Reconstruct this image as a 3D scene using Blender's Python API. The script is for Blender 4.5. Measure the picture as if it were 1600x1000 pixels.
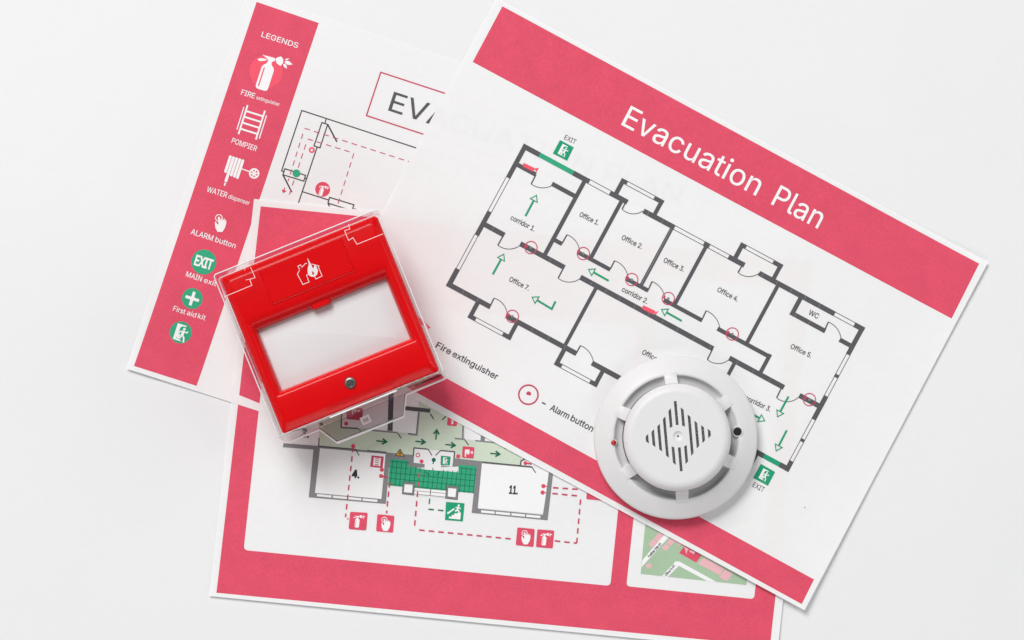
import bpy, bmesh, math, random
from mathutils import Vector, Matrix
from mathutils.geometry import tessellate_polygon

for o in list(bpy.data.objects):
    bpy.data.objects.remove(o)
SC = bpy.context.scene
COL = SC.collection
random.seed(4)

# ------------------------------------------------------------------ scale: table plane, 2880 units of the plan drawing per metre
K = 2880.0
DIST = 1.5                      # camera height above the table
FX, FY = 800.0, 720.0           # the point of the table straight below the camera

def wx(px): return (px - 800.0) / K
def wy(py): return (500.0 - py) / K

# ------------------------------------------------------------------ camera
cam_d = bpy.data.cameras.new('camera')
cam = bpy.data.objects.new('camera', cam_d); COL.objects.link(cam)
cam.location = (wx(FX), wy(FY), DIST)
cam.rotation_euler = (0, 0, 0)
cam_d.sensor_width = 36.0
cam_d.lens = 36.0 * DIST / (1600.0 / K)
cam_d.shift_y = (FY - 500.0) / 1600.0
cam_d.clip_start = 0.05; cam_d.clip_end = 50.0
SC.camera = cam

# ------------------------------------------------------------------ world (even studio bounce)
world = bpy.data.worlds.new('World'); SC.world = world; world.use_nodes = True
bg = world.node_tree.nodes['Background']
bg.inputs['Color'].default_value = (1.0, 1.0, 1.0, 1)
bg.inputs['Strength'].default_value = 0.12

# ------------------------------------------------------------------ softboxes
def softbox(name, loc, target, size, power, col):
    d = bpy.data.lights.new(name, 'AREA'); d.shape = 'RECTANGLE'; d.size = size[0]; d.size_y = size[1]
    d.energy = power; d.color = col
    o = bpy.data.objects.new(name, d); COL.objects.link(o)
    o.location = loc
    o.rotation_euler = (Vector(target) - Vector(loc)).to_track_quat('-Z', 'Y').to_euler()
    return o
softbox('softbox_key', (-0.95, 1.95, 2.45), (0.0, 0.0, 0), (1.6, 1.6), 94.0, (1.0, 0.99, 0.98))
softbox('softbox_fill_right', (1.55, 0.35, 0.95), (0.0, 0.0, 0), (1.2, 1.0), 7.0, (0.99, 0.995, 1.0))
softbox('softbox_fill_left', (-1.55, -0.25, 0.95), (0.0, 0.0, 0), (1.2, 1.0), 3.2, (0.99, 0.995, 1.0))
softbox('softbox_fill_front', (0.1, -1.45, 0.95), (0.0, 0.0, 0), (1.4, 0.9), 8.0, (0.99, 0.995, 1.0))

SC.view_settings.view_transform = 'Standard'
SC.view_settings.look = 'None'
SC.view_settings.exposure = 0.10
SC.view_settings.gamma = 1.0
SC.view_settings.use_curve_mapping = False
SC.render.engine = 'CYCLES'
SC.cycles.max_bounces = 14
SC.cycles.diffuse_bounces = 6
SC.cycles.transmission_bounces = 8
SC.cycles.transparent_max_bounces = 24
SC.cycles.use_denoising = True

# ------------------------------------------------------------------ materials
def lin(h):
    r = [int(h[i:i+2], 16) / 255 for i in (0, 2, 4)]
    return tuple(c / 12.92 if c <= .04045 else ((c + .055) / 1.055) ** 2.4 for c in r) + (1,)

def new_mat(name):
    m = bpy.data.materials.new(name); m.use_nodes = True
    nt = m.node_tree
    for n in list(nt.nodes): nt.nodes.remove(n)
    out = nt.nodes.new('ShaderNodeOutputMaterial')
    return m, nt, out

def noise_col(nt, col, amt, scale, detail=3.0, rough=.6, amt2=0.0, scale2=30.0):
    """colour varied by two scales of noise, in object space"""
    tc = nt.nodes.new('ShaderNodeTexCoord')
    def var(sc, a, prev):
        nz = nt.nodes.new('ShaderNodeTexNoise'); nz.inputs['Scale'].default_value = sc
        nz.inputs['Detail'].default_value = detail; nz.inputs['Roughness'].default_value = rough
        nt.links.new(tc.outputs['Object'], nz.inputs['Vector'])
        mr = nt.nodes.new('ShaderNodeMapRange')
        mr.inputs[1].default_value = .25; mr.inputs[2].default_value = .75
        mr.inputs[3].default_value = 1 - a; mr.inputs[4].default_value = 1 + a
        nt.links.new(nz.outputs['Fac'], mr.inputs[0])
        vm = nt.nodes.new('ShaderNodeVectorMath'); vm.operation = 'SCALE'
        if prev is None: vm.inputs[0].default_value = col[:3]
        else: nt.links.new(prev, vm.inputs[0])
        nt.links.new(mr.outputs[0], vm.inputs['Scale'])
        return vm.outputs[0]
    c = var(scale, amt, None)
    if amt2: c = var(scale2, amt2, c)
    return tc, c

def bump(nt, tc, scale, dist, strength=1.0, detail=4.0):
    nz = nt.nodes.new('ShaderNodeTexNoise'); nz.inputs['Scale'].default_value = scale
    nz.inputs['Detail'].default_value = detail
    nt.links.new(tc.outputs['Object'], nz.inputs['Vector'])
    b = nt.nodes.new('ShaderNodeBump'); b.inputs['Distance'].default_value = dist
    b.inputs['Strength'].default_value = strength
    nt.links.new(nz.outputs['Fac'], b.inputs['Height'])
    return b.outputs['Normal']

def paper_mat(name, col=(.93, .93, .935), trans=.15):
    m, nt, out = new_mat(name)
    tc, c = noise_col(nt, col, .012, 260, amt2=.010, scale2=14)
    nrm = bump(nt, tc, 700, .00006, .5)
    nz = nt.nodes.new('ShaderNodeTexNoise'); nz.inputs['Scale'].default_value = 9.0; nz.inputs['Detail'].default_value = 2.0
    nz.inputs['Distortion'].default_value = .6
    nt.links.new(tc.outputs['Object'], nz.inputs['Vector'])
    b2 = nt.nodes.new('ShaderNodeBump'); b2.inputs['Distance'].default_value = .0022; b2.inputs['Strength'].default_value = 1.0
    nt.links.new(nz.outputs['Fac'], b2.inputs['Height']); nt.links.new(nrm, b2.inputs['Normal']); nrm = b2.outputs['Normal']
    d = nt.nodes.new('ShaderNodeBsdfDiffuse'); t = nt.nodes.new('ShaderNodeBsdfTranslucent')
    nt.links.new(c, d.inputs['Color']); nt.links.new(c, t.inputs['Color'])
    nt.links.new(nrm, d.inputs['Normal'])
    mx = nt.nodes.new('ShaderNodeMixShader'); mx.inputs[0].default_value = trans
    nt.links.new(d.outputs[0], mx.inputs[1]); nt.links.new(t.outputs[0], mx.inputs[2])
    nt.links.new(mx.outputs[0], out.inputs['Surface'])
    return m

def solid_mat(name, col, rough=.5, spec=.4, amt=.03, scale=900, amt2=0, scale2=25, metal=0.0, bdist=0, bscale=600, coat=0.0, detail=3):
    m, nt, out = new_mat(name)
    p = nt.nodes.new('ShaderNodeBsdfPrincipled')
    tc, c = noise_col(nt, col, amt, scale, detail=detail, amt2=amt2, scale2=scale2)
    nt.links.new(c, p.inputs['Base Color'])
    p.inputs['Roughness'].default_value = rough
    p.inputs['Specular IOR Level'].default_value = spec
    p.inputs['Metallic'].default_value = metal
    p.inputs['Coat Weight'].default_value = coat
    p.inputs['Coat Roughness'].default_value = .12
    if bdist: nt.links.new(bump(nt, tc, bscale, bdist, .6), p.inputs['Normal'])
    nt.links.new(p.outputs[0], out.inputs['Surface'])
    return m

def ink(name, h, amt=.05, amt2=.025, k=1.0):
    c = lin(h); c = (c[0]*k, c[1]*k, c[2]*k, 1)
    return solid_mat(name, c, rough=.62, spec=.18, amt=amt, scale=950, amt2=amt2, scale2=90, detail=2, bdist=.00003, bscale=900)

M = {}
M['paper'] = paper_mat('white_paper')
M['table'] = solid_mat('white_table_paper', (.80, .805, .815, 1), rough=.6, spec=.15, amt=.008, scale=300, amt2=.012, scale2=6, bdist=.0022, bscale=8)
M['red'] = ink('rose_red_ink', 'DB5068', amt=.085, amt2=.05)
M['red2'] = ink('rose_red_ink_deep', 'DB5068', amt=.085, amt2=.05)
M['redc'] = ink('bright_rose_ink', 'EE586C', amt=.05)
M['dred'] = ink('dark_rose_ink', 'C64863')
M['pink'] = ink('pale_pink_ink', 'E6B4BA', amt=.03)
M['halo'] = ink('faint_pink_ink', 'EBCBD1', amt=.02)
M['black'] = ink('charcoal_ink', '3E3E42', amt=.06)
M['grey'] = ink('grey_wall_ink', '58575B', amt=.10)
M['mgrey'] = ink('mid_grey_ink', '848386', amt=.06)
M['lgrey'] = ink('light_grey_ink', '9A9A9C', amt=.04)
M['green'] = ink('sign_green_ink', '1F9A70', amt=.06)
M['green2'] = ink('sea_green_ink', '34A57C', amt=.05)
M['gdark'] = ink('deep_green_ink', '16694C', amt=.05)
M['pale'] = ink('pale_green_ink', 'CCD9C6', amt=.03)
M['mapg'] = ink('map_green_ink', 'A6C1A2', amt=.03)
M['yellow'] = ink('amber_ink', 'DFA437')
M['white'] = solid_mat('unprinted_paper', (.87, .87, .875, 1), rough=.7, spec=.1, amt=.012, scale=260)
M['white2'] = solid_mat('unprinted_paper_room', (.85, .85, .86, 1), rough=.7, spec=.1, amt=.012, scale=260)

# ------------------------------------------------------------------ object helpers
def tag(o, label=None, cat=None, group=None, kind=None):
    if label: o['label'] = label
    if cat: o['category'] = cat
    if group: o['group'] = group
    if kind: o['kind'] = kind
    return o

def empty(name, loc=(0, 0, 0), rz=0.0):
    o = bpy.data.objects.new(name, None); COL.objects.link(o)
    o.location = loc; o.rotation_euler = (0, 0, rz); o.empty_display_size = .02
    return o

def mesh_obj(name, verts, faces, mats, parent=None, fmat=None, smooth=None, matrix=None):
    me = bpy.data.meshes.new(name)
    me.from_pydata([tuple(v) for v in verts], [], faces)
    for m in (mats if isinstance(mats, (list, tuple)) else [mats]): me.materials.append(m)
    if fmat: me.polygons.foreach_set('material_index', fmat)
    if smooth is not None:
        me.polygons.foreach_set('use_smooth', [True] * len(me.polygons))
        me.update()
        me.set_sharp_from_angle(angle=math.radians(smooth))
    me.update()
    o = bpy.data.objects.new(name, me); COL.objects.link(o)
    if parent is not None: o.parent = parent
    if matrix is not None: o.matrix_local = matrix
    return o

# ------------------------------------------------------------------ sheets: height of each sheet over the table, in metres
def ss(a, b, x):
    t = max(0.0, min(1.0, (x - a) / (b - a))); return t * t * (3 - 2 * t)

class Sheet:
    def __init__(s, name, tl, tr, br, bl, zfun, label):
        s.c = (tl, tr, br, bl); s.zf = zfun; s.n = 0
        nx, ny = 150, 106
        vs = []; fs = []
        for j in range(ny + 1):
            for i in range(nx + 1):
                u = i / nx; v = j / ny
                x = (tl[0]*(1-u)+tr[0]*u)*(1-v)+(bl[0]*(1-u)+br[0]*u)*v
                y = (tl[1]*(1-u)+tr[1]*u)*(1-v)+(bl[1]*(1-u)+br[1]*u)*v
                vs.append((wx(x), wy(y), zfun(x, y)))
        for j in range(ny):
            for i in range(nx):
                a = j*(nx+1)+i
                fs.append((a, a+nx+1, a+nx+2, a+1))
        s.root = empty(name, (wx(bl[0]), wy(bl[1]), 0))
        s.inv = Matrix.Translation(-Vector(s.root.location))
        vs = [s.inv @ Vector(v) for v in vs]
        tag(s.root, label, 'paper sheet')
        mesh_obj('paper', vs, fs, M['paper'], s.root, smooth=60)
        # z offsets of the printed layers are a few hundredths of a millimetre
        s.buf = None
    def begin(s): s.buf = ([], [], [], [])
    def add(s, pts, tris, inkname, layer):
        V, F, MI, MN = s.buf
        if inkname not in MN: MN.append(inkname)
        mi = MN.index(inkname); b = len(V); s.n += 1
        off = 3.0e-5 + layer * 3.0e-5 + (s.n % 47) * 6.0e-7
        for p in pts: V.append((p[0], p[1], off))
        for t in tris:
            # counter-clockwise seen from above (image y points down)
            a, c, d = (pts[i] for i in t[:3])
            cr = (c[0]-a[0])*(d[1]-a[1]) - (c[1]-a[1])*(d[0]-a[0])
            t = tuple(t) if cr < 0 else tuple(reversed(t))
            F.append(tuple(b+i for i in t)); MI.append(mi)
    def end(s, name, label=None, parent=None):
        V, F, MI, MN = s.buf
        # cut long edges so that the print follows the paper
        bm = bmesh.new()
        bv = [bm.verts.new(v) for v in V]
        for f, mi in zip(F, MI):
            try:
                fc = bm.faces.new([bv[i] for i in f]); fc.material_index = mi
            except ValueError: pass
        for it in range(7):
            es = [e for e in bm.edges if e.calc_length() > 14.0]
            if not es: break
            bmesh.ops.subdivide_edges(bm, edges=es, cuts=1, use_grid_fill=False)
            bmesh.ops.triangulate(bm, faces=[f for f in bm.faces if len(f.verts) > 3])
        for v in bm.verts:
            x, y, off = v.co
            v.co = s.inv @ Vector((wx(x), wy(y), s.zf(x, y) + off))
        me = bpy.data.meshes.new(name); bm.to_mesh(me); bm.free()
        for m in MN: me.materials.append(M[m])
        o = bpy.data.objects.new(name, me); COL.objects.link(o); o.parent = parent or s.root
        if label: o['label'] = label
        s.buf = None
        return o
    # -------- drawing primitives (plan units)
    def poly(s, pts, c, layer=1, holes=()):
        loops = [[Vector((p[0], p[1], 0)) for p in pts]] + [[Vector((p[0], p[1], 0)) for p in h] for h in holes]
        flat = [p for l in loops for p in l]
        s.add([(p.x, p.y) for p in flat], tessellate_polygon(loops), c, layer)
    def quadpatch(s, tl, tr, br, bl, c, layer=0, step=10.0):
        nx = max(1, int(math.dist(tl, tr)/step)); ny = max(1, int(math.dist(tl, bl)/step))
        P = []; T = []
        for j in range(ny+1):
            for i in range(nx+1):
                u = i/nx; v = j/ny
                P.append(((tl[0]*(1-u)+tr[0]*u)*(1-v)+(bl[0]*(1-u)+br[0]*u)*v, (tl[1]*(1-u)+tr[1]*u)*(1-v)+(bl[1]*(1-u)+br[1]*u)*v))
        for j in range(ny):
            for i in range(nx):
                a = j*(nx+1)+i; T.append((a, a+1, a+nx+2, a+nx+1))
        s.add(P, T, c, layer)
    def line(s, a, b, w, c, layer=2):
        L = math.dist(a, b)
        if L < 1e-6: return
        n = max(1, int(L/12)); nx, ny = -(b[1]-a[1])/L*w/2, (b[0]-a[0])/L*w/2
        P = []; T = []
        for i in range(n+1):
            t = i/n; x = a[0]+(b[0]-a[0])*t; y = a[1]+(b[1]-a[1])*t
            P += [(x+nx, y+ny), (x-nx, y-ny)]
            if i: k = 2*i; T.append((k-2, k-1, k+1, k))
        s.add(P, T, c, layer)
    def path(s, pts, w, c, layer=2, closed=False):
        """mitred stroke"""
        n = len(pts); idx = range(n)
        P = []; T = []
        for i in idx:
            p = pts[i]; q0 = pts[i-1] if (i or closed) else None; q1 = pts[(i+1) % n] if (i < n-1 or closed) else None
            def nrm(a, b):
                L = math.dist(a, b) or 1; return (-(b[1]-a[1])/L, (b[0]-a[0])/L)
            if q0 is None: m = nrm(p, q1); k = 1
            elif q1 is None: m = nrm(q0, p); k = 1
            else:
                n0 = nrm(q0, p); n1 = nrm(p, q1); m = (n0[0]+n1[0], n0[1]+n1[1]); l = math.hypot(*m) or 1
                m = (m[0]/l, m[1]/l); k = min(2.5, 1/max(.3, m[0]*n0[0]+m[1]*n0[1]))
            P += [(p[0]+m[0]*w/2*k, p[1]+m[1]*w/2*k), (p[0]-m[0]*w/2*k, p[1]-m[1]*w/2*k)]
        for i in range(n if closed else n-1):
            a = 2*i; b = 2*((i+1) % n); T.append((a, a+1, b+1, b))
        s.add(P, T, c, layer)
    def dash(s, a, b, w, c, on=9.0, off=6.2, layer=3, start=0.0):
        L = math.dist(a, b); t = start
        while t < L:
            e = min(L, t+on)
            if e-t > 1.2:
                f0 = t/L; f1 = e/L
                s.line((a[0]+(b[0]-a[0])*f0, a[1]+(b[1]-a[1])*f0), (a[0]+(b[0]-a[0])*f1, a[1]+(b[1]-a[1])*f1), w, c, layer)
            t += on+off
    def disc(s, c, r, col, layer=2, n=36):
        s.poly([(c[0]+r*math.cos(2*math.pi*i/n), c[1]+r*math.sin(2*math.pi*i/n)) for i in range(n)], col, layer)
    def ring(s, c, r, w, col, layer=2, n=40):
        s.path([(c[0]+r*math.cos(2*math.pi*i/n), c[1]+r*math.sin(2*math.pi*i/n)) for i in range(n)], w, col, layer, True)
    def arc3(s, p, q, r, w, c, layer=2, n=16):
        ax, ay = p; bx, by = q; cx, cy = r
        d = 2*(ax*(by-cy)+bx*(cy-ay)+cx*(ay-by))
        ux = ((ax*ax+ay*ay)*(by-cy)+(bx*bx+by*by)*(cy-ay)+(cx*cx+cy*cy)*(ay-by))/d
        uy = ((ax*ax+ay*ay)*(cx-bx)+(bx*bx+by*by)*(ax-cx)+(cx*cx+cy*cy)*(bx-ax))/d
        R = math.hypot(ax-ux, ay-uy)
        a0 = math.atan2(ay-uy, ax-ux); a1 = math.atan2(by-uy, bx-ux); a2 = math.atan2(cy-uy, cx-ux)
        def w2(x): return x % (2*math.pi)
        span = w2(a2-a0)
        if w2(a1-a0) > span: span -= 2*math.pi
        s.path([(ux+R*math.cos(a0+span*i/n), uy+R*math.sin(a0+span*i/n)) for i in range(n+1)], w, c, layer)
    def text(s, st, p0, p1, cap, c, layer=3, bold=0.0):
        """baseline p0 -> p1 (ink extents), cap height in plan units"""
        loops, x0, x1 = glyph_run(st)
        L = math.dist(p0, p1); ex = ((p1[0]-p0[0])/L, (p1[1]-p0[1])/L); ey = (ex[1], -ex[0])
        sx = L/(x1-x0); sy = cap/509.0
        for grp in loops:
            out = []
            for lp in grp:
                q = [((x-x0)*sx, y*sy) for x, y in lp]
                if bold: q = offset_loop(q, bold)
                out.append([(p0[0]+ex[0]*x+ey[0]*y, p0[1]+ex[1]*x+ey[1]*y) for x, y in q])
            s.poly(out[0], c, layer, out[1:])

def offset_loop(q, d):
    n = len(q); r = []
    for i in range(n):
        a = q[i-1]; p = q[i]; b = q[(i+1) % n]
        def nn(u, v):
            l = math.dist(u, v) or 1; return ((v[1]-u[1])/l, -(v[0]-u[0])/l)
        n0 = nn(a, p); n1 = nn(p, b); m = (n0[0]+n1[0], n0[1]+n1[1]); l = math.hypot(*m)
        if l < 1e-6: r.append(p); continue
        m = (m[0]/l, m[1]/l); k = min(1.8, 1/max(.35, m[0]*n0[0]+m[1]*n0[1]))
        sg = GSIGN
        r.append((p[0]+m[0]*d*k*sg, p[1]+m[1]*d*k*sg))
    return r

def area(l): return sum(l[i-1][0]*l[i][1]-l[i][0]*l[i-1][1] for i in range(len(l)))/2

GLYPHS = {}
def load_glyphs(t):
    for ln in t.strip('\n').split('\n'):
        ch = ln[0]; adv, rest = ln[1:].split(';', 1)
        GLYPHS[ch] = (int(adv), [[tuple(map(int, p.split(','))) for p in l.split(' ')] for l in rest.split('|')])

def glyph_run(st):
    x = 0; out = []; xs = []
    for ch in st:
        if ch == ' ': x += 188; continue
        adv, loops = GLYPHS[ch]
        ls = [[(px+x, py) for px, py in l] for l in loops]
        for l in ls: xs += [p[0] for p in l]
        sgn = 1 if area(max(ls, key=lambda l: abs(area(l)))) > 0 else -1
        outer = [l for l in ls if area(l)*sgn > 0]; holes = [l for l in ls if area(l)*sgn <= 0]
        for o in outer:
            bx = (min(p[0] for p in o), max(p[0] for p in o), min(p[1] for p in o), max(p[1] for p in o))
            hs = [h for h in holes if bx[0] <= h[0][0] <= bx[1] and bx[2] <= h[0][1] <= bx[3]]
            out.append([o]+hs)
        x += adv
    return out, min(xs), max(xs)

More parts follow.
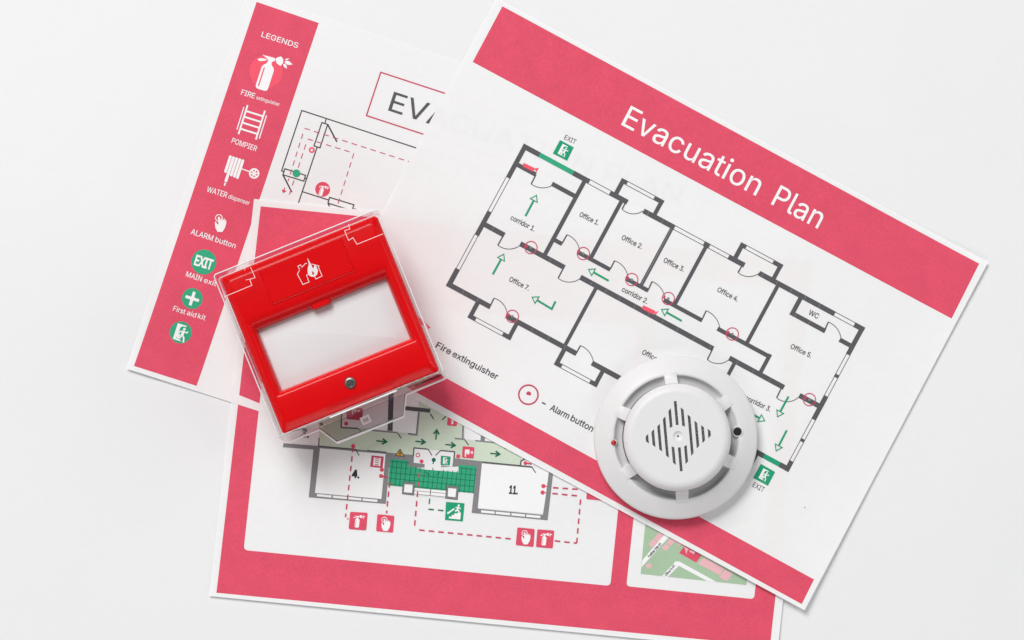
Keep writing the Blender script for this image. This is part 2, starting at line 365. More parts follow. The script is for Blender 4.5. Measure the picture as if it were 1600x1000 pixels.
GLYPH_TEXT = r"""
'206;78,318 70,509 136,509 128,318
-453;337,244 337,188 114,188 114,244
.188;95,-4 83,-3 73,1 63,9 55,18 51,29 50,41 51,53 55,64 63,73 73,81 83,85 95,87 107,85 118,81 128,73 135,64 140,53 141,41 140,29 135,18 128,9 118,1 107,-3
0453;227,-7 191,-3 158,7 130,24 105,48 85,77 69,113 57,155 50,202 48,254 50,306 57,353 69,395 85,431 106,461 130,484 159,502 191,512 227,516 262,512 295,502 323,484 348,461 368,431 384,395 396,353 403,306 405,254 403,202 396,155 384,113 368,77 348,48 323,24 295,7 263,-3|227,50 250,52 271,60 290,74 306,92 320,116 330,144 338,176 342,213 344,254 342,295 338,332 330,365 320,393 306,416 290,435 271,449 250,457 227,460 203,457 182,449 163,435 147,416 134,393 123,365 115,332 111,295 109,254 111,213 115,176 123,144 134,116 147,92 163,74 182,60 203,52
1453;76,0 76,55 391,55 391,0|276,509 276,0 212,0 212,448 209,448 86,358 86,427 198,509
2453;64,0 64,47 234,229 282,282 311,327 320,371 319,389 315,405 308,419 298,431 287,441 273,449 224,460 205,458 188,454 172,447 159,438 148,427 139,413 132,398 128,381 127,362 66,362 68,391 75,418 86,442 102,464 121,482 143,496 168,507 196,513 225,516 254,513 281,507 306,497 328,482 346,465 361,445 372,423 379,398 381,372 371,318 336,259 267,180 153,60 153,57 389,57 389,0
3453;218,-7 188,-5 159,1 133,10 108,22 88,38 70,57 57,79 48,104 44,132 109,132 112,115 118,100 126,87 137,76 150,66 165,59 219,50 275,61 291,69 304,80 315,93 323,108 328,125 329,145 328,163 323,180 316,196 306,211 292,223 275,234 254,241 229,246 201,248 157,248 157,299 288,448 288,452 70,452 70,509 372,509 372,461 211,278 211,289 247,290 279,286 308,276 333,262 354,244 371,222 383,198 391,173 393,145 390,116 383,90 370,66 354,45 333,27 309,12 281,2 251,-5
4453;40,105 40,158 247,509 311,509 109,166 109,163 413,163 413,105|282,0 282,121 282,146 282,318 343,318 343,0
5453;221,-7 192,-5 165,1 140,11 118,25 99,41 83,60 71,82 63,105 60,130 122,130 125,115 130,102 138,89 173,60 221,50 241,51 259,56 276,64 291,75 304,89 314,104 322,122 326,141 328,162 326,183 321,203 314,221 303,237 290,251 275,262 257,270 238,275 218,277 167,268 128,246 67,253 96,509 366,509 366,452 151,452 134,301 136,301 178,325 229,334 252,332 274,328 294,321 313,311 330,299 345,285 358,269 370,251 379,231 386,210 390,187 391,163 388,132 381,102 369,76 352,52 332,32 309,15 282,3 253,-4
6453;226,-7 196,-4 168,3 142,15 119,31 100,51 84,74 73,101 66,130 64,162 65,187 71,212 80,239 137,340 252,509 322,509 151,261 145,261 165,288 196,307 235,314 265,312 291,305 316,295 337,280 355,262 370,240 380,215 387,187 389,157 387,127 379,98 368,73 352,50 333,30 310,14 284,3 257,-4|226,48 245,50 263,55 279,63 293,73 304,86 314,101 322,119 326,137 327,157 326,178 322,196 314,213 304,228 293,241 279,251 263,259 245,264 226,265 207,264 190,259 174,252 160,241 148,229 138,214 131,197 126,179 125,158 126,138 131,119 138,102 148,86 160,73 174,63 190,55 207,50
7453;97,0 323,448 323,452 62,452 62,509 391,509 391,449 165,0
A480;16,0 201,509 276,509 463,0 395,0 238,440 85,0|110,142 110,199 370,199 370,142
C510;267,-7 225,-3 186,7 150,25 119,49 92,79 70,115 53,157 44,203 40,254 44,305 53,352 70,393 92,429 119,459 150,484 186,501 225,512 267,516 340,504 362,496 383,485 402,471 419,456 435,438 448,418 459,397 467,373 473,348 408,348 389,395 357,428 315,449 267,456 237,453 209,445 184,432 161,414 141,391 125,364 113,332 106,295 103,254 106,213 113,177 125,145 141,117 161,94 184,76 210,63 237,56 267,53 315,60 357,81 389,114 408,160 473,160 467,135 459,112 448,91 435,71 420,53 402,38 383,24 363,13 341,5 317,-2 293,-6
D502;219,0 96,0 96,57 215,57 254,60 288,68 318,81 343,99 363,122 379,149 390,181 397,216 399,255 397,294 390,329 379,361 364,388 344,410 320,428 291,441 258,449 221,452 93,452 93,509 225,509 273,505 315,495 353,478 385,455 412,426 433,391 449,351 458,306 462,255 458,205 449,159 433,119 411,83 384,54 351,31 312,14 268,3|125,509 125,0 60,0 60,509
E419;60,0 60,509 372,509 372,452 125,452 125,286 355,286 355,229 125,229 125,57 375,57 375,0
F410;60,0 60,509 369,509 369,452 125,452 125,278 346,278 346,221 125,221 125,0
G520;269,-7 225,-3 185,7 149,25 118,49 91,79 69,116 53,157 43,203 40,254 43,305 53,352 69,393 91,429 117,459 149,484 184,501 223,512 265,516 291,514 316,510 340,504 363,494 384,483 403,469 421,453 436,436 449,416 460,395 468,373 474,349 408,349 387,393 356,427 315,448 265,456 236,453 209,445 183,432 160,414 141,392 125,364 113,332 106,295 103,254 106,213 113,177 125,145 141,117 161,95 184,76 210,63 238,56 269,53 296,55 322,61 345,71 365,85 382,102 396,123 407,147 413,173 415,202 434,199 283,199 283,256 478,256 478,200 475,160 466,124 451,91 431,62 406,38 377,19 344,5 308,-4
I300;31,0 31,57 118,57 118,452 31,452 31,509 269,509 269,452 183,452 183,57 269,57 269,0
L393;60,0 60,509 125,509 125,57 361,57 361,0
M628;60,0 60,509 152,509 314,92 476,509 568,509 568,0 504,0 504,400 342,0 286,0 122,400 122,0
N523;60,0 60,509 136,509 399,95 399,509 463,509 463,0 387,0 125,414 125,0
O533;267,-7 225,-3 186,7 150,25 119,49 92,79 70,115 53,157 44,203 40,254 44,305 53,352 70,393 92,429 119,459 150,484 186,501 225,512 267,516 309,512 348,501 384,484 415,459 442,429 464,393 480,352 490,305 493,254 490,203 480,157 464,115 442,79 415,49 384,25 348,7 309,-3|267,53 296,55 324,63 349,76 372,94 392,116 408,144 420,176 428,213 430,254 428,295 420,332 408,365 392,392 372,415 349,433 324,446 296,453 267,456 237,453 210,445 184,433 161,415 142,392 125,364 113,332 106,295 103,254 106,213 113,176 125,144 142,117 161,94 184,76 210,63 237,55
P445;60,0 60,509 235,509 272,506 305,499 332,487 356,471 375,452 390,430 400,404 407,377 409,348 407,318 400,291 390,265 375,243 356,223 332,207 305,195 272,188 235,186 125,186 125,0|125,242 233,242 257,244 279,248 297,256 312,266 324,279 333,294 339,310 343,328 344,348 343,367 339,385 333,402 324,416 312,428 297,439 279,446 257,451 232,452 125,452
R449;60,0 60,509 236,509 273,506 305,500 333,489 356,473 376,455 390,433 401,408 407,381 409,352 407,323 401,296 390,271 376,250 356,232 333,217 305,206 273,200 236,198 125,198 125,0|125,255 234,255 258,256 280,260 298,267 313,276 325,287 334,300 340,316 344,333 345,352 344,371 340,389 334,405 325,419 313,430 298,440 279,446 258,451 233,452 125,452|353,0 230,229 303,229 428,0
S447;224,-9 188,-7 156,-1 128,9 102,23 81,40 64,60 51,83 42,109 38,137 104,137 108,118 114,102 123,88 136,76 150,66 166,59 224,49 246,50 267,54 286,60 303,69 317,79 329,92 338,106 344,122 346,139 344,154 340,168 332,179 296,205 245,222 184,239 145,253 112,269 86,289 67,313 56,341 52,372 54,400 62,425 75,448 92,468 113,484 138,498 165,508 195,514 227,516 259,514 289,508 316,498 340,484 360,468 377,449 390,427 398,403 401,378 337,378 332,402 320,421 302,437 280,449 254,456 225,459 204,457 185,454 167,448 152,440 139,430 129,418 121,405 117,391 115,376 117,359 122,345 131,334 169,308 212,293 264,279 312,264 359,238 395,198 402,180 407,161 408,139 406,112 399,87 386,64 370,43 349,25 323,11 294,0 261,-7
T449;32,452 32,509 417,509 417,452 257,452 257,0 193,0 193,452
U517;259,-8 220,-6 186,2 154,15 126,33 103,55 85,80 71,108 63,140 60,173 60,509 124,509 124,178 126,155 132,133 141,113 153,95 169,80 187,68 208,59 232,53 259,52 285,53 309,59 331,68 349,80 364,95 377,113 385,133 391,155 393,178 393,509 457,509 457,173 454,140 446,108 433,80 414,55 391,33 363,15 332,2 297,-6
V480;204,0 16,509 84,509 241,75 395,509 463,509 278,0
W686;155,0 16,509 82,509 193,95 306,509 380,509 493,95 603,509 670,509 530,0 455,0 343,420 230,0
X474;18,0 200,262 29,509 104,509 238,313 374,509 446,509 276,263 456,0 382,0 237,212 91,0
a389;160,-9 137,-7 115,-3 94,5 76,15 60,29 48,45 38,63 32,84 30,108 32,128 36,146 43,161 53,174 64,184 78,193 125,211 178,220 234,227 265,235 271,240 274,246 276,255 276,257 267,297 240,322 196,331 149,322 118,301 100,274 41,291 51,313 64,331 79,346 95,358 114,368 133,375 194,384 239,379 286,360 300,350 312,336 322,320 330,301 335,278 337,251 337,0 277,0 277,52 272,52 252,25 215,1|170,45 192,47 211,51 228,59 242,68 254,80 263,93 270,108 274,122 276,138 276,190 259,182 231,176 200,171 175,168 134,159 103,139 97,130 93,118 92,105 102,72 130,52
b424;229,-8 208,-7 189,-3 172,4 138,31 118,59 112,59 112,0 53,0 53,509 114,509 114,319 118,319 137,346 171,373 188,379 207,383 229,384 259,382 287,374 313,361 335,342 354,320 370,293 381,261 388,227 390,189 388,151 381,116 370,84 355,57 336,34 313,16 288,3 260,-6|220,47 242,49 262,55 279,66 294,80 306,97 316,117 323,139 327,163 328,189 327,215 323,239 316,261 307,281 295,298 280,311 262,322 243,328 220,330 198,328 178,322 161,312 147,299 134,282 125,263 118,241 114,216 113,189 114,162 118,138 125,115 135,95 147,78 162,65 179,55 198,49
c396;207,-8 174,-5 144,3 117,16 93,35 72,58 56,85 44,116 37,150 34,187 37,225 44,260 56,291 72,318 93,341 117,360 144,374 174,382 207,384 260,377 305,356 340,322 362,277 303,262 290,289 270,311 242,325 207,330 184,328 163,321 145,310 130,296 118,278 108,258 102,236 98,212 96,187 98,163 102,139 108,117 118,97 130,80 145,66 163,55 184,49 207,46 243,52 271,66 292,89 304,117 363,102 341,56 306,21 261,-1
d424;195,-8 165,-6 137,3 111,16 89,34 70,57 55,84 43,116 36,151 34,189 36,227 43,261 55,293 70,320 89,342 112,361 137,374 165,382 196,384 218,383 237,379 253,373 287,346 306,319 311,319 311,509 372,509 372,0 313,0 313,59 307,59 287,31 252,4 236,-3 217,-7|205,47 226,49 246,55 263,65 278,78 290,95 299,115 306,138 310,162 312,189 310,216 306,241 300,263 290,282 278,299 263,312 246,322 227,328 205,330 182,328 162,322 145,311 130,298 118,281 108,261 102,239 98,215 96,189 98,163 102,139 109,117 118,97 130,80 145,66 162,55 182,49
e404;212,-8 177,-5 145,3 117,16 92,35 72,58 56,85 44,116 37,150 34,187 36,224 44,258 55,290 71,317 91,340 115,359 142,373 172,382 205,384 266,374 285,366 303,355 319,341 334,324 347,305 357,282 365,256 370,227 371,194 371,169 75,169 75,221 338,221 310,202 308,226 304,248 298,269 288,286 277,301 263,314 246,323 227,328 205,330 183,328 164,323 146,313 131,301 119,286 109,270 102,251 97,231 96,211 96,178 98,151 102,127 110,106 121,88 135,73 151,61 169,53 190,48 212,46 254,53 285,73 306,105 365,91 358,72 348,55 335,39 320,26 302,14 283,4 261,-3 237,-7
f254;228,379 228,327 6,327 6,379|81,0 81,432 82,452 87,470 96,486 107,499 120,510 135,519 187,530 222,527 243,521 227,468 215,472 195,474 178,472 164,468 154,460 147,449 143,435 142,419 142,0
g425;207,-151 180,-149 156,-146 134,-140 82,-110 51,-69 101,-41 122,-66 154,-88 207,-97 236,-95 261,-87 282,-75 298,-58 308,-34 311,-6 311,68 306,68 287,41 252,16 236,10 217,6 195,5 165,7 138,14 113,27 90,43 71,65 55,90 43,120 36,154 34,191 36,229 43,263 55,293 71,320 90,342 112,361 138,374 166,382 196,384 218,383 237,379 253,373 288,346 308,319 313,319 313,379 372,379 372,-9 370,-40 363,-67 350,-90 334,-109 314,-124 291,-136 265,-144 237,-149|205,59 227,61 246,66 264,75 278,87 290,103 300,121 307,142 311,166 312,193 311,219 307,242 300,264 291,283 279,299 264,312 247,322 227,328 205,330 182,328 163,322 145,312 130,298 118,282 109,262 102,241 98,218 96,193 98,167 102,144 109,123 118,104 131,88 145,76 163,66 183,61
h410;114,227 114,0 53,0 53,509 114,509 114,287 102,287 116,319 132,344 152,362 175,374 200,382 227,384 252,383 275,377 295,369 313,356 328,340 341,321 350,298 355,271 357,240 357,0 296,0 296,235 293,263 286,286 273,304 256,318 235,326 210,329 192,328 176,324 161,317 147,308 136,297 126,283 119,266 115,248
i167;53,0 53,379 114,379 114,0|84,443 73,444 63,448 54,455 47,463 43,472 41,483 43,494 47,504 54,512 63,518 73,522 84,524 95,522 105,518 114,512 121,504 125,494 126,483 125,472 121,463 114,455 105,448 95,444
k381;110,137 110,212 121,212 284,379 360,379 184,199 177,199|53,0 53,509 114,509 114,0|294,0 148,186 191,229 372,0
l189;139,-2 112,0 91,8 74,20 62,37 55,59 53,84 53,509 114,509 114,99 120,62 126,57 135,53 146,52 160,53 170,54 181,3 162,-1
m610;53,0 53,379 112,379 112,295 108,295 114,314 122,331 132,346 172,376 219,386 245,383 268,375 287,361 303,342 314,320 321,295 312,295 318,312 326,329 337,343 381,375 437,386 458,385 478,380 497,372 514,361 529,346 541,328 550,307 555,283 557,255 557,0 496,0 496,254 493,279 485,298 473,313 456,323 438,329 419,330 402,329 387,326 374,320 345,290 335,247 335,0 274,0 274,260 272,280 265,297 253,311 238,322 220,328 199,330 158,320 145,312 135,302 126,289 119,274 115,257 114,238 114,0
n410;114,227 114,0 53,0 53,379 112,379 112,287 102,287 116,319 132,344 152,362 175,374 200,382 227,384 252,383 275,377 295,369 313,356 328,340 341,321 350,298 355,271 357,240 357,0 296,0 296,235 293,263 286,286 273,304 256,318 235,326 210,329 192,328 176,324 161,317 147,308 136,297 126,283 119,266 115,248
o415;207,-8 174,-5 144,3 117,16 93,35 72,58 56,85 44,116 37,150 34,187 37,225 44,260 56,291 72,318 93,341 117,360 144,374 174,382 207,384 241,382 271,374 299,360 323,341 343,318 359,291 371,260 379,225 381,187 379,150 371,116 359,85 343,58 323,35 299,16 271,3 241,-5|207,46 231,49 252,55 270,66 285,80 298,97 307,117 314,139 318,163 319,187 318,212 314,236 307,258 298,278 285,296 270,310 252,321 231,328 207,330 184,328 163,321 145,310 130,296 118,278 108,258 102,236 98,212 96,187 98,163 102,139 108,117 118,97 130,80 145,66 163,55 184,49
p424;53,-143 53,379 112,379 112,319 118,319 137,346 171,373 188,379 207,383 229,384 259,382 287,374 313,361 335,342 354,320 370,293 381,261 388,227 390,189 388,151 381,116 370,84 355,57 336,34 313,16 288,3 260,-6 229,-8 208,-7 189,-3 173,4 138,31 118,59 114,59 114,-143|220,47 242,49 262,55 279,66 294,80 306,97 316,117 323,139 327,163 328,189 327,215 323,239 316,261 307,281 295,298 280,311 262,322 243,328 220,330 198,328 178,322 161,312 147,299 134,282 125,263 118,241 114,216 113,189 114,162 118,138 125,115 135,95 147,78 162,65 179,55 198,49
r259;53,0 53,379 112,379 112,321 115,321 124,339 137,354 152,367 171,377 191,383 213,385 229,384 243,384 243,322 230,324 207,326 190,324 174,321 159,315 146,306 135,296 126,284 119,269 115,254 114,237 114,0
s365;182,-8 157,-7 133,-3 112,3 93,12 76,24 62,38 50,54 41,73 36,94 94,107 101,87 111,72 124,60 141,52 160,47 181,45 206,47 227,53 244,62 258,74 265,88 268,103 266,115 262,126 254,136 243,144 229,150 212,155 149,170 118,180 92,192 72,208 58,227 50,249 47,274 49,295 55,314 65,332 79,347 95,360 115,370 137,378 161,383 187,384 212,383 234,379 254,372 271,363 286,352 299,339 324,290 268,277 262,291 254,304 243,316 228,325 210,331 187,333 166,331 147,326 131,317 119,305 111,292 109,277 110,264 115,253 124,243 172,223 229,209 261,200 287,187 306,171 320,153 328,131 331,107 329,85 323,65 312,47 298,31 281,18 260,6 236,-2 210,-7
t227;204,379 204,327 6,327 6,379|65,471 126,471 126,98 127,83 130,70 136,61 144,55 156,51 170,50 185,51 202,54 213,2 192,-3 168,-4 138,-1 113,7 92,21 77,41 68,64 65,93
u410;182,-5 158,-3 135,2 115,11 97,23 82,39 69,59 60,82 54,109 53,139 53,379 114,379 114,144 116,117 124,94 137,75 154,61 175,53 200,50 218,51 234,55 249,62 263,71 274,83 283,97 290,113 295,132 296,153 296,379 357,379 357,0 298,0 298,92 307,92 294,60 277,35 257,17 234,5 209,-3
v389;163,0 17,379 84,379 195,65 305,379 371,379 226,0
x379;21,0 154,194 29,379 100,379 191,243 282,379 352,379 226,191 358,0 287,0 189,144 91,0"""
load_glyphs(GLYPH_TEXT)
_e = GLYPHS['E'][1][0]
GSIGN = 1 if area(_e) > 0 else -1

# ------------------------------------------------------------------ table
def build_table():
    n = 40; vs = []; fs = []
    for j in range(n+1):
        for i in range(n+1): vs.append((-1.2+2.4*i/n, -1.2+2.4*j/n, 0))
    for j in range(n):
        for i in range(n):
            a = j*(n+1)+i; fs.append((a, a+1, a+n+2, a+n+1))
    o = mesh_obj('tabletop', vs, fs, M['table'])
    tag(o, 'plain white tabletop under the sheets', kind='structure')
build_table()

# ------------------------------------------------------------------ signed distance of a point from a line (plan units)
def side(p, a, b):
    L = math.dist(a, b); return ((b[0]-a[0])*(p[1]-a[1])-(b[1]-a[1])*(p[0]-a[0]))/L

# legend sheet: lowest
A_TL, A_TR, A_BR, A_BL = (385, -11), (1215, 256), (1028, 843), (198, 576)
def zA(x, y):
    d = math.dist((x, y), A_BL)
    e = -side((x, y), A_BL, A_BR)           # distance up from the lower edge
    k = ss(700, 300, x)
    return .00010 + .0010*ss(150, 0, d) + .0007*ss(45, 0, e)*k
# map sheet: on the legend sheet
B_TL, B_TR, B_BR, B_BL = (397, 311), (1284, 399), (1214, 1019), (327, 931)
def zB(x, y):
    e = -side((x, y), B_BL, B_BR)
    r = side((x, y), B_BR, B_TR) * -1
    return .00055 + .0008*ss(60, 0, e) + .0008*ss(50, 0, abs(r))*ss(850, 950, y)
# plan sheet: on top
C_TL, C_TR, C_BR, C_BL = (775, -4), (1543, 410), (1256, 953), (488, 537)
def zC(x, y):
    r = abs(side((x, y), C_TR, C_BR)); b = abs(side((x, y), C_BL, C_BR))
    d = math.dist((x, y), C_BR); t = math.dist((x, y), C_TR)
    on_map = ss(-70, 0, side((x, y), B_TL, B_TR))
    return .00048 + .00052*on_map + .0015*ss(260, 0, d) + .0007*ss(70, 0, r) + .0006*ss(50, 0, b)*ss(690, 800, x) + .0004*ss(160, 0, t)

SA = Sheet('legend_sheet', A_TL, A_TR, A_BR, A_BL, zA, 'white sheet with a rose red legend column of white and green symbols')
SB = Sheet('escape_map_sheet', B_TL, B_TR, B_BR, B_BL, zB, 'rose red bordered sheet with a coloured escape map, under the red alarm box')
SC_ = Sheet('evacuation_plan_sheet', C_TL, C_TR, C_BR, C_BL, zC, 'topmost white sheet with black office floor plan between two rose red bands')

# ------------------------------------------------------------------ pictograms, drawn round (0,0), upright, unit = one plan unit on the legend sheet
class Frame:
    def __init__(s, sheet, c, ang, k):
        s.s = sheet; s.c = c; s.k = k; a = math.radians(ang); s.ca = math.cos(a); s.sa = math.sin(a)
    def p(s, x, y): return (s.c[0]+s.k*(x*s.ca-y*s.sa), s.c[1]+s.k*(x*s.sa+y*s.ca))
    def ps(s, l): return [s.p(*q) for q in l]
    def poly(s, l, c, layer=3, holes=()): s.s.poly(s.ps(l), c, layer, [s.ps(h) for h in holes])
    def line(s, a, b, w, c, layer=3): s.s.line(s.p(*a), s.p(*b), w*s.k, c, layer)
    def disc(s, a, r, c, layer=3): s.s.disc(s.p(*a), r*s.k, c, layer)
    def ring(s, a, r, w, c, layer=3): s.s.ring(s.p(*a), r*s.k, w*s.k, c, layer)
    def path(s, l, w, c, layer=3, closed=False): s.s.path(s.ps(l), w*s.k, c, layer, closed)

def leaf(a, b, w, n=7):
    L = math.dist(a, b); ex = ((b[0]-a[0])/L, (b[1]-a[1])/L); ey = (-ex[1], ex[0])
    up = []; dn = []
    for i in range(n+1):
        t = i/n; h = w*math.sin(math.pi*t**.75)/2
        up.append((a[0]+ex[0]*L*t+ey[0]*h, a[1]+ex[1]*L*t+ey[1]*h)); dn.append((a[0]+ex[0]*L*t-ey[0]*h, a[1]+ex[1]*L*t-ey[1]*h))
    return up+dn[::-1][1:-1]

def rrect(x0, y0, x1, y1, r, n=5):
    o = []
    for cx, cy, a0 in ((x1-r, y0+r, -90), (x1-r, y1-r, 0), (x0+r, y1-r, 90), (x0+r, y0+r, 180)):
        for i in range(n+1):
            a = math.radians(a0+90*i/n); o.append((cx+r*math.cos(a), cy+r*math.sin(a)))
    return o

def ic_extinguisher(f, slot='red'):
    body = [(-3.5, -17), (3, -17), (4, -13.5), (8, -10.5), (10, -6.5), (10, 24), (8.5, 27), (5.5, 28.2), (-5.5, 28.2), (-8.5, 27), (-10, 24), (-10, -6.5), (-8, -10.5), (-4.5, -13.5)]
    slotp = rrect(-6.6, -7, -4.6, 24, .9, 3)
    f.poly(body, 'white', 3, [slotp])
    f.poly([(-15, -24.5), (-6, -25), (5.5, -25.5), (7, -21.5), (3, -18.5), (2.5, -16.8), (-3, -16.8), (-4, -20), (-8, -22)], 'white', 3)
    f.poly(leaf((-20, -15), (-4.5, -19.5), 4.6), 'white', 3)
    f.poly([(6.5, -24.5), (9, -28), (14, -31), (18.5, -28), (20, -22), (17.5, -16.5), (11, -18.5)], 'white', 3)
    f.poly(leaf((21, -27.5), (27.5, -32), 2.2), 'white', 3)
    f.poly(leaf((21.5, -25), (35, -24.5), 6), 'white', 3)
    f.poly(leaf((21, -21.5), (28.5, -15.5), 4.4), 'white', 3)

def ic_hand(f):
    f.ring((-2.2, -6.2), 5.2, 1.3, 'white', 3)
    f.poly([(-4, -6.8), (-2.5, -8.2), (-.6, -7.4), (1.4, -.6), (2.0, -5.6), (3.6, -6.2), (4.7, -2.4), (5.7, -6.2), (7.3, -5.6), (7.6, -1.6), (8.4, -4.4), (9.8, -3.8), (10.2, 2), (9, 8.4), (6, 14.8), (-1.6, 15.6), (-5.8, 9.6), (-7.6, 1.2), (-6.4, -.2), (-4.4, 2.8), (-1.6, 4.6), (-2.2, 0)], 'white', 4)

def ic_ladder(f, w='white'):
    for x0 in (-14.2, 14.2): f.line((x0, -23.5), (x0, 24), 2.7, w)
    for x0, a, b in ((-18.8, -19, 18), (18.8, -17, 21)): f.line((x0, a), (x0, b), 1.7, w)
    for y in (-14, -4.6, 5, 15): f.line((-13, y), (13, y), 2.8, w)

def ic_reel(f):
    xs = (-15.4, -10.3, -5.2, 0, 5.1)
    for i, x in enumerate(xs):
        a, b = (-17, 11) if i == 0 else ((-17, 25) if i == 1 else (-17, 12.5+i*.5))
        f.poly(rrect(x-2.2, a, x+2.2, b, 1.6, 3), 'white')
    f.poly([(-12, 26.4), (-8.6, 26.4), (-9.4, 31), (-11.2, 31)], 'white')
    f.line((7, -2.5), (21, -2.0), 1.7, 'white')
    W = []
    for k in range(6):
        a = math.radians(60*k+10)
        W.append([(28+2.2*math.cos(a), -1.6+2.2*math.sin(a)), (28+6.0*math.cos(a-.3), -1.6+6.0*math.sin(a-.3)), (28+6.0*math.cos(a+.3), -1.6+6.0*math.sin(a+.3))])
    f.poly([(28+8.2*math.cos(2*math.pi*i/36), -1.6+8.2*math.sin(2*math.pi*i/36)) for i in range(36)], 'white', 3, W)

def ic_exit(f, gcol='green'):
    """white doorway with a running figure"""
    f.poly([(-7.2, -13), (7.2, -13), (7.2, 12.8), (-7.2, 12.8)], 'white', 3)
    f.poly([(-1.4, -7.5), (1.2, -10.6), (7.4, -11), (7.4, -9), (9, 4), (7.4, 13), (2, 9.8), (-2.6, 10), (-2.6, 7.6), (1, 7), (2, 2.6), (-1.4, 2.4)], gcol, 4)
    f.disc((5.4, -7.0), 2.1, 'white', 5)
    f.path([(5.6, -4.2), (4.6, 2.4)], 4.2, 'white', 5)
    f.path([(6.6, -3.4), (10.6, -2.4), (12, -5.4)], 1.9, 'white', 5)
    f.path([(4.4, -3.6), (.4, -2), (-.8, 1.2)], 1.8, 'white', 5)
    f.path([(4.8, 2), (8.8, 6.4), (10.2, 13.4)], 2.5, 'white', 5)
    f.path([(4.2, 2), (3.0, 7.6), (-1.8, 8.4)], 2.4, 'white', 5)

def sq(sheet, tl, tr, br, bl, c, layer=2, r=2.2):
    """rounded square through four measured corners"""
    out = []
    P = [tl, tr, br, bl]
    for i in range(4):
        a = P[i-1]; p = P[i]; b = P[(i+1) % 4]
        da = math.dist(a, p); db = math.dist(b, p)
        s0 = (p[0]+(a[0]-p[0])*r/da, p[1]+(a[1]-p[1])*r/da); s1 = (p[0]+(b[0]-p[0])*r/db, p[1]+(b[1]-p[1])*r/db)
        for k in range(5):
            t = k/4; out.append(((1-t)**2*s0[0]+2*t*(1-t)*p[0]+t*t*s1[0], (1-t)**2*s0[1]+2*t*(1-t)*p[1]+t*t*s1[1]))
    sheet.poly(out, c, layer)

# ================================================================== LEGEND SHEET
S = SA; ANG = 17.9
S.begin(); S.quadpatch((401, 3), (498, 36), (307.5, 603), (210, 572), 'red', 0); S.end('printed_band', 'rose red legend column')
def label(sheet, items, name='printed_text', layer=3):
    sheet.begin()
    for st, p0, p1, cap, c, bold in items: sheet.text(st, p0, p1, cap, c, layer, bold)
    sheet.end(name)
label(S, [('LEGENDS', (408, 57.3), (464.6, 75.2), 8.2, 'white', .12)])
label(S, [('FIRE', (376.2, 147.6), (397, 154), 8.2, 'white', .12), ('extinguisher', (400, 154.6), (436, 166.2), 5.6, 'white', .06)])
label(S, [('POMPIER', (361.4, 223), (400, 236.6), 8.2, 'white', .12)])
label(S, [('WATER', (322.6, 299.4), (353.6, 309), 8.6, 'white', .12), ('dispenser', (356.4, 309.6), (389, 320.6), 6.6, 'white', .08)])
label(S, [('ALARM', (297.6, 365.6), (331.6, 376.4), 8.6, 'white', .12), ('button', (335.6, 377.6), (367, 388), 8.2, 'white', .12)])
label(S, [('MAIN', (290, 431.6), (314, 440), 8.2, 'white', .1), ('exit', (318, 441), (337, 447.4), 7.8, 'white', .1)])
label(S, [('First', (270, 485.2), (288.6, 491.2), 8.0, 'white', .08), ('aid', (291.6, 491.8), (305.4, 496.4), 7.6, 'white', .08), ('kit', (308.6, 497), (320, 500.6), 7.8, 'white', .08)])
S.begin(); S.disc((416, 112), 26, 'redc', 1); ic_extinguisher(Frame(S, (416.5, 113.5), ANG, 1.0)); S.end('printed_symbol', 'white fire extinguisher on a brighter disc')
S.begin(); ic_ladder(Frame(S, (393.5, 191), ANG-.5, 1.0)); S.end('printed_symbol', 'white ladder')
S.begin(); ic_reel(Frame(S, (370, 264), ANG, 1.0)); S.end('printed_symbol', 'white hose reel')
S.begin(); ic_hand(Frame(S, (343.5, 347), ANG*.4, 1.0)); S.end('printed_symbol', 'white hand pressing a button')
S.begin(); S.disc((318.5, 409.5), 19.6, 'green2', 1); S.text('EXIT', (303.2, 413.4), (329.4, 421.6), 15.6, 'white', 3, .7); S.end('printed_symbol', 'green disc reading EXIT')
S.begin(); S.disc((300.5, 466.5), 16.3, 'green2', 1); f = Frame(S, (300.5, 466.5), ANG, 1); f.poly([(-2.3, -11), (2.3, -11), (2.3, -2.3), (11, -2.3), (11, 2.3), (2.3, 2.3), (2.3, 11), (-2.3, 11), (-2.3, 2.3), (-11, 2.3), (-11, -2.3), (-2.3, -2.3)], 'white'); S.end('printed_symbol', 'green disc with a white cross')
S.begin(); S.disc((282.5, 519.5), 17.2, 'green2', 1); ic_exit(Frame(S, (281, 519.5), ANG, 1), 'green2'); S.end('printed_symbol', 'green disc with a figure in a doorway')
# title box and title
ex = (.952, .306); ey = (-.306, .952)
S.begin()
tl = (595, 113); bl = (572.6, 180.6)
tr = (tl[0]+545*ex[0], tl[1]+545*ex[1]*1.02); br = (bl[0]+545*ex[0], bl[1]+545*ex[1]*1.02)
S.path([tl, tr, br, bl], 2.1, 'dred', 2, True); S.end('printed_frame')
label(S, [('EVACUATION PLAN', (606.4, 172.4), (606.4+476*.952, 172.4+476*.312), 30.5, 'grey', .15)], 'printed_title')
S.begin()
bk = 'black'
S.path([(900, 313), (471.5, 172.6), (440, 267), (444.5, 268.5)], 1.7, bk)
S.path([(503, 191.5), (512, 194.4), (500, 231), (490.6, 228)], 1.7, bk, 2, True)
S.line((509.6, 185.5), (508, 192), 1.6, bk); S.line((512, 194.4), (526.4, 221.6), 2.3, bk)
S.line((495.5, 230), (466.4, 317), 1.7, bk)
S.path([(445, 263.6), (477.5, 274), (474.6, 283), (442, 273)], 1.7, bk, 2, True)
S.line((476, 278.4), (479.4, 279.4), 1.7, bk); S.line((442, 273), (456, 300.4), 2.2, bk)
S.line((472.4, 299.4), (513, 312.4), 1.7, bk)
